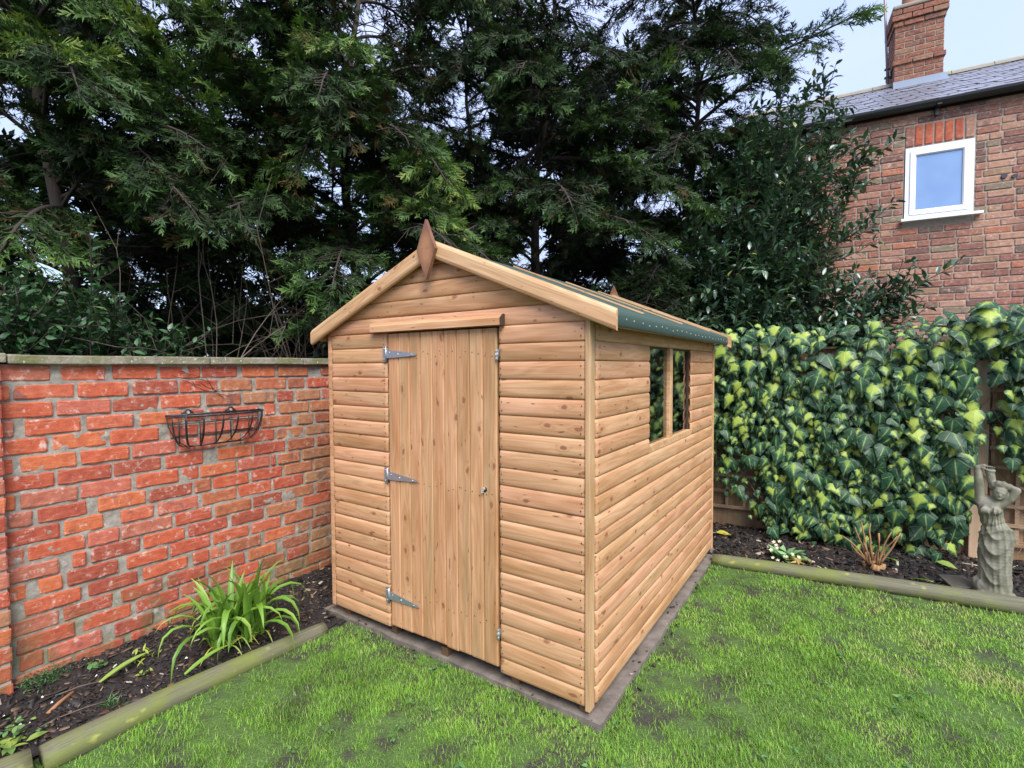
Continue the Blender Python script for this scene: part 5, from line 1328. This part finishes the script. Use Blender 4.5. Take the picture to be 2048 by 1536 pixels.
def conifer(label, base, H, limbs, nauto, rnd, Lmax=2.0, hmin=1.0, fresh=.0, rad=.085, azlim=None, back=False):
    t = thing('conifer_tree', label, 'tree', base, group=TG); B = np.array(base, float); rs = np.random.default_rng(rnd)
    tr = [B+np.array([.10*math.sin(k*.9+rnd), .10*math.cos(k*.7+rnd), H*k/10]) for k in range(11)]
    m = MB(); m.tube([p-B for p in tr], [rad*(1-.085*k) for k in range(11)], 8); link('trunk', m.mesh('trunk', M['bark'], True), t, local=True)
    paths = []
    for L_ in limbs: paths.append((curve(*L_, 14), 1.0))
    for i in range(nauto):
        f = (i+.5)/nauto; h = hmin+(H-.4-hmin)*f; az = rs.uniform(0, 2*np.pi) if azlim is None else rs.uniform(*azlim)
        Ln = Lmax*(1-.55*max(0, f-.25))*rs.uniform(.7, 1.1); k = min(9, int(10*h/H)); s = tr[k]+(tr[k+1]-tr[k])*(10*h/H-k)
        rise = rs.uniform(.0, .5); dr = np.array([math.cos(az), math.sin(az), 0])
        paths.append((curve(s, s+dr*Ln*.5+[0, 0, Ln*.5*rise+.1], s+dr*Ln+[0, 0, Ln*(rise-.35)], 12), 0.0))
    lm = MB(); tm = MB(); P_, D_, S_, Vr = [], [], [], []
    for pth, hero in paths:
        n = len(pth); r0 = .024 if hero else .017
        lm.tube([p-B for p in pth], [r0*(1-.8*k/(n-1))+.003 for k in range(n)], 5)
        seg = np.linalg.norm(np.diff(pth, axis=0), axis=1); Ls = seg.sum(); cum = np.concatenate([[0], np.cumsum(seg)])/Ls
        s = .16 if not hero else .25; step = (.062 if back else .046)/Ls; side = 1
        while s < 1.0:
            p = np.array([np.interp(s, cum, pth[:, a]) for a in range(3)]); p2 = np.array([np.interp(min(1, s+.04), cum, pth[:, a]) for a in range(3)])
            if s > .97: p2 = p; p = np.array([np.interp(s-.05, cum, pth[:, a]) for a in range(3)])
            d = (p2-p); d /= np.linalg.norm(d)+1e-9; q = np.cross([0, 0, 1], d); q /= np.linalg.norm(q)+1e-9
            tl = (.20+.42*(1-s)**.6)*rs.uniform(.7, 1.2); ang = rs.uniform(.5, 1.05)*side; side = -side
            td = d*math.cos(ang)+q*math.sin(ang)+np.array([0, 0, rs.uniform(-.35, .25)]); td /= np.linalg.norm(td)
            if s > .95: td = d
            e = p+td*tl+np.array([0, 0, -.10*tl])
            tm.tube([p-B, (p+e)/2-B+[0, 0, .02], e-B], [.006, .004, .002], 3, False)
            k = max(2, int(tl/(.075 if back else .045)))
            for j in range(k):
                f = (j+.7)/k; pp = p+(e-p)*f; a2 = rs.uniform(.2, .8)*(1 if j % 2 else -1); qq = np.cross([0, 0, 1], td); qq /= np.linalg.norm(qq)+1e-9
                dd = td*math.cos(a2)+qq*math.sin(a2)+np.array([0, 0, rs.uniform(-.6, .3)])
                P_.append(pp); D_.append(dd); S_.append(rs.uniform(.20, .36) if back else rs.uniform(.10, .215)); Vr.append(.42*hero*(.4+.6*s)+.34*s*f+fresh)  # hero limbs and tips paler: fresh growth plus brightly lit ends coloured in
            s += step*rs.uniform(.7, 1.3)
    link('branch', lm.mesh('branch', M['bark'], True), t, local=True, kind='stuff')
    for i in range(55):            # dead inner twigs
        k = rs.integers(1, 9); s = tr[k]+(tr[k+1]-tr[k])*rs.random(); az = rs.uniform(0, 6.28); ln = rs.uniform(.5, 1.3); d = np.array([math.cos(az), math.sin(az), rs.uniform(-.3, .3)]); p = s.copy(); pts = [p-B]
        for j in range(5):
            d = d+rs.normal(0, .18, 3); d /= np.linalg.norm(d); p = p+d*ln/5; pts.append(p-B)
            if j > 0:
                e = p+(d+rs.normal(0, .7, 3))*ln*.25; tm.tube([p-B, e-B], [.003, .0012], 3, False)
        tm.tube(pts, [.008-.0013*j for j in range(6)], 3, False)
    link('twig', tm.mesh('twig', M['bark'], True), t, local=True, kind='stuff')
    P_, D_, S_, Vr = map(np.array, (P_, D_, S_, Vr))
    inside = (P_[:, 0] > -2.35) & (P_[:, 1] < 2.75)                # over the garden: only high tips
    onwall = (P_[:, 0] > -2.85) & (P_[:, 1] < 2.75) & (P_[:, 2] < 1.85)
    ok = ~(inside & ((P_[:, 2] < 2.65) | (P_[:, 1] < 1.1))) & ~onwall & (np.linalg.norm(P_-CAMP, axis=1) > 2.6)
    if not back:                   # thin the side turned away from the garden
        dc = np.linalg.norm(P_-CAMP, axis=1); ok &= (dc < np.linalg.norm((B+[0, 0, 3])-CAMP)+.25) | (rs.random(len(P_)) < .5)
    P_, D_, S_, Vr = P_[ok], D_[ok], S_[ok], Vr[ok]; n = len(P_)
    cl = np.array([mnoise.fractal(Vector(p)*1.3, 1.0, 2.0, 3) for p in P_])
    var = np.clip(.22+Vr*.75+cl*.22+rs.normal(0, .09, n), 0, 1)
    dry = rs.random(n) < np.clip(.02+.13*(cl < -.25), 0, 1)
    for msk, mat in ((~dry, 'conifer'), (dry, 'conifer_brown')):
        VV, FF, AA = [], [], []; nb = 0; idx = np.where(msk)[0]
        for k in range(8):
            ii = idx[k::8]
            if len(ii) == 0: continue
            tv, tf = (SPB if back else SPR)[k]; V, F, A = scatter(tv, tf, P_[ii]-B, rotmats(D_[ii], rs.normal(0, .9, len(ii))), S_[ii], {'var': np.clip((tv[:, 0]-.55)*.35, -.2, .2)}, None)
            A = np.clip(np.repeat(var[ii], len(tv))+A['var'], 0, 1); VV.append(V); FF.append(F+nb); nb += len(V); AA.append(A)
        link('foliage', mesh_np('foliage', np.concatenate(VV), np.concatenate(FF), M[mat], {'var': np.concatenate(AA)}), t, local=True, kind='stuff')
    return n
tot = 0
tot += conifer('dark conifer behind the brick wall at the left edge', (-4.77, -.57, -.17), 6.6, [((-4.46,-.55,2.84),(-3.9,-.9,2.7),(-3.57,-1.17,2.31)), ((-4.7,-.5,3.6),(-4.2,-.6,3.9),(-3.5,-1.0,3.7))], 50, 11, 1.9, .9, .18)
tot += conifer('tall conifer with bright green drooping sprays between the wall and the shed gable', (-3.58, 1.68, -.17), 7.2,
    [((-3.71,1.69,3.82),(-3.7,.85,4.04),(-3.61,.09,4.57)), ((-3.74,1.64,3.32),(-3.92,.57,3.65),(-3.96,-.38,4.47)), ((-3.74,1.63,3.15),(-3.95,.31,3.66),(-4.25,-.84,4.1)),
     ((-3.53,1.83,4.44),(-2.71,1.63,3.88),(-2.07,1.43,3.24)), ((-3.53,1.83,4.27),(-2.79,1.44,3.44),(-1.96,1.37,2.85)), ((-3.63,1.79,5.0),(-3.3,1.13,4.18),(-3.07,.64,3.34)), ((-3.6,1.7,4.6),(-3.2,1.2,4.6),(-2.6,.7,4.3))], 50, 12, 1.9, 1.7, .18)
tot += conifer('dark conifer rising straight behind the shed roof', (-2.15, 3.36, -.17), 7.4, [((-2.14,3.23,4.22),(-2.31,2.74,3.74),(-2.5,2.24,3.36)), ((-2.05,3.32,4.76),(-1.33,3.17,4.27),(-.71,2.99,4.42)), ((-2.04,3.29,4.04),(-1.06,3.21,3.73),(-.28,3.23,3.21))], 50, 13, 1.9, 1.6, .0)
tot += conifer('conifer with a long branch reaching right towards the chimney', (-.75, 4.62, -.17), 7.4, [((-.7,4.47,5.04),(-.02,4.45,5.05),(1.03,4.56,5.3)), ((-.69,4.45,4.48),(-.11,4.37,4.76),(.31,4.3,4.87)), ((-.69,4.45,4.24),(-.17,4.43,4.22),(.12,4.26,4.03))], 58, 14, 1.7, 1.3, -.04)
tot += conifer('conifer standing further back at the left behind the front trees', (-6.9, 1.1, -.17), 6.6, [], 34, 15, 2.3, .5, back=True)
tot += conifer('conifer far behind the wall at the left picture edge', (-7.2, -.7, -.17), 6.6, [], 42, 17, 2.1, .4, back=True)
tot += conifer('slender conifer filling the gap behind the shed gable', (-5.6, 3.0, -.17), 6.8, [], 24, 18, 1.7, .4, back=True)
tot += conifer('conifer standing further back behind the shed', (-4.2, 4.6, -.17), 7.6, [], 32, 16, 2.4, .5, back=True)
tot += conifer('conifer far behind, between the shed ridge and the laurel', (-2.2, 6.4, -.17), 7.4, [], 30, 19, 2.1, .5, back=True)
import sys; print('sprays', tot, file=sys.stderr)

# ------------------------------------------------------------------ broad-leaved shrubs
LT2, LTF2 = leaf_template(2)
LT1, LTF1 = leaf_template(1, wid=.7)
def bush(name, label, base, shoots, leaf, matk, per_m, tw, spread, rnd, vb=(.1, .8), stem_r=.012, wid=.75, up=.35, nparts=0):
    t = thing(name, label, 'shrub', base); B = np.array(base, float); rs = np.random.default_rng(rnd); sm = MB(); P_, D_, S_, Vv = [], [], [], []
    for (e, st) in shoots:
        e = np.array(e, float); s = B+rs.normal(0, .06, 3)*[1, 1, 0] if st is None else np.array(st, float)
        mid = s+(e-s)*.5+np.array([0, 0, .12*np.linalg.norm(e-s)])+rs.normal(0, .06, 3); pth = curve(s, mid, e, 12)
        sm.tube([p-B for p in pth], [stem_r*(1-.75*k/11) for k in range(12)], 5, False)
        Ls = np.linalg.norm(np.diff(pth, axis=0), axis=1).sum(); subs = [(pth[4:], 1.0)]
        for k in range(tw):
            i = rs.integers(4, 11); p = pth[i]; d = (pth[min(11, i+1)]-pth[i-1]); d /= np.linalg.norm(d); dd = d*.7+rs.normal(0, .6, 3)+[0, 0, up]; dd /= np.linalg.norm(dd)
            ln = rs.uniform(.6, 1.3)*spread; q = curve(p, p+dd*ln*.5+[0, 0, -.03], p+dd*ln+[0, 0, -.02*ln], 6); subs.append((q, 1.0)); sm.tube([x-B for x in q], [.005, .0045, .004, .0035, .003, .002], 4, False)
        for q, _ in subs:
            ln = np.linalg.norm(np.diff(q, axis=0), axis=1).sum(); n = int(ln*per_m)
            for j in range(n):
                f = (j+rs.random())/n; x = f*(len(q)-1); i = min(int(x), len(q)-2); p = q[i]+(q[i+1]-q[i])*(x-i); d = q[i+1]-q[i]; d /= np.linalg.norm(d)
                a = rs.normal(0, 1, 3); a -= a.dot(d)*d; a /= np.linalg.norm(a)+1e-9; dd = d*rs.uniform(.35, .9)+a*.85+[0, 0, rs.uniform(-.15, .25)]
                P_.append(p+a*.006); D_.append(dd); S_.append(leaf*rs.uniform(.65, 1.25)); Vv.append(rs.uniform(*vb)+(.25 if f > .92 and rs.random() < .25 else 0))
    link('stem', sm.mesh('stem', M['bark'], True), t, local=True, kind='stuff')
    P_, D_, S_, Vv = map(np.array, (P_, D_, S_, Vv)); n = len(P_); Rm = rotmats(D_, rs.normal(0, .45, n)); TV = LT2*np.array([1, wid, 1])
    dist = np.linalg.norm(P_-CAMP, axis=1); big = np.argsort(-S_/dist)[:nparts]; msk = np.ones(n, bool); msk[big] = False
    V, F, A = scatter(TV, LTF2, (P_-B)[msk], Rm[msk], S_[msk], None, {'var': np.clip(Vv[msk], 0, 1)})
    link('foliage', mesh_np('foliage', V, F, M[matk], A, True), t, local=True, kind='stuff')
    for i in big:
        V, F, A = scatter(TV, LTF2, np.zeros((1, 3)), Rm[i:i+1], S_[i:i+1], None, {'var': np.clip(Vv[i:i+1], 0, 1)})
        link('leaf', mesh_np('leaf', V, F, M[matk], A, True), t, tuple(P_[i]-B), local=True)
    return n
LE = [(.74,4.21,4.58),(.53,3.94,4.27),(.31,4.29,4.65),(.16,3.93,4.21),(.92,4.19,4.11),(1.12,4.24,3.74),(1.06,4.06,3.47),(.8,3.98,3.76),(.55,3.81,3.71),(.29,3.75,3.65),(-.11,4.1,3.97),(-.48,4.08,3.77),(-.17,3.66,3.21),(.14,3.51,3.11),(.48,3.62,3.18),(.81,3.84,3.17),(.98,3.82,2.9),(.66,3.6,2.76),(.34,3.45,2.66),(-.1,3.43,2.71),(-.61,3.73,3.02),(-.76,3.55,2.5),(-.26,3.35,2.31),(.1,3.38,2.33),(.45,3.42,2.29),(.75,3.5,2.34),(1.06,3.59,2.32),(1.32,3.70,2.32),(1.46,3.70,2.21),(1.21,3.62,2.08),(.91,3.52,2.04),(.62,3.45,1.99),(.24,3.38,2.01),(-.11,3.34,2.03),(-.92,3.6,2.29)]
rs0 = np.random.default_rng(5); sh_ = []
for e in LE:
    sh_.append((e, None))
    for k in range(0 if e in LE[4:9]+LE[15:17]+LE[26:29] else 2):
        sh_.append((np.array(e)+rs0.normal(0, .17, 3)+[0, .22*k, -.10], None))
nl = bush('laurel_bush', 'big glossy dark green laurel bush behind the ivy fence in front of the house', (.25, 4.05, -.17), sh_, .092, 'laurel', 46, 13, .42, 21, (.05, .85), .013, .78, .35, 290)
pv = [((rs0.uniform(-3.5, -2.78), y, 1.55+z*rs0.uniform(.3, 1)), (rs0.uniform(-3.3, -3.0), y+rs0.normal(0, .15), .5)) for y, z in [(yy, .25+.42*math.exp(-((yy+.95)/.45)**2)) for yy in rs0.uniform(-2.1, -.35, 62)]]
nl += bush('privet_bush', 'mid green leafy shrub leaning over the brick wall coping at left', (-3.2, -.95, -.17), pv, .060, 'privet', 60, 9, .26, 22, (.0, .75), .007, .95, .3, 200)
print('leaves', nl)
bs = thing('bare_thicket', 'tangle of bare brown stems behind the wall beside the shed', 'shrub', (-3.3, .6, -.17)); m = MB(); rs1 = np.random.default_rng(33)
for i in range(120):
    x, y = rs1.uniform(-4.2, -2.75), rs1.uniform(-.5, 2.3); p = np.array([x, y, rs1.uniform(.6, 1.4)]); d = np.array([rs1.normal(0, .25), rs1.normal(0, .25), 1.0]); pts = [p.copy()]
    bend = rs1.normal(0, .16, 3); n = 9; ln = rs1.uniform(.9, 2.2)
    for k in range(n):
        d = d+bend*.8+rs1.normal(0, .08, 3); d /= np.linalg.norm(d); p = p+d*ln/n; p[0] = min(p[0], -2.74); pts.append(p.copy())
        if k > 2 and rs1.random() < .35:
            e = p+(d+rs1.normal(0, .8, 3))*.22; m.tube([p-np.array(bs.location), e-np.array(bs.location)], [.003, .0015], 3, False)
    r = rs1.uniform(.003, .0075); m.tube([q-np.array(bs.location) for q in pts], [r*(1-.06*k) for k in range(n+1)], 5, False)
link('stem', m.mesh('stem', M['twig'], True), bs, local=True, kind='stuff')

# distant dark hedge closing the view under the trees
def hedge():
    rs = np.random.default_rng(44); path = np.array([(-8.5,-7,0),(-9.5,-2.5,0),(-9,2.5,0),(-7,7,0),(-3,9.6,0),(1.5,11,0)]); n = 12000
    t = rs.uniform(0, len(path)-1.001, n); i = t.astype(int); p = path[i]+(path[i+1]-path[i])*(t-i)[:, None]
    top = 2.45+.45*np.array([mnoise.noise(Vector((a*1.7, 3, 0))) for a in t])
    p = p+np.stack([rs.normal(0, .35, n), rs.normal(0, .35, n), -.15+(top+.15)*rs.random(n)**.8], 1)
    d = rs.normal(0, 1, (n, 3)); V, F, A = scatter(LT1*np.array([1, 1.2, 1]), LTF1, p, rotmats(d, rs.normal(0, 1, n)), rs.uniform(.16, .34, n), None, {'var': rs.uniform(0, .4, n)})
    link('far_hedge', mesh_np('far_hedge', V, F, M['laurel'], A), kind='stuff', label='dark hedge far behind the trees beyond the wall', cat='hedge')
hedge()
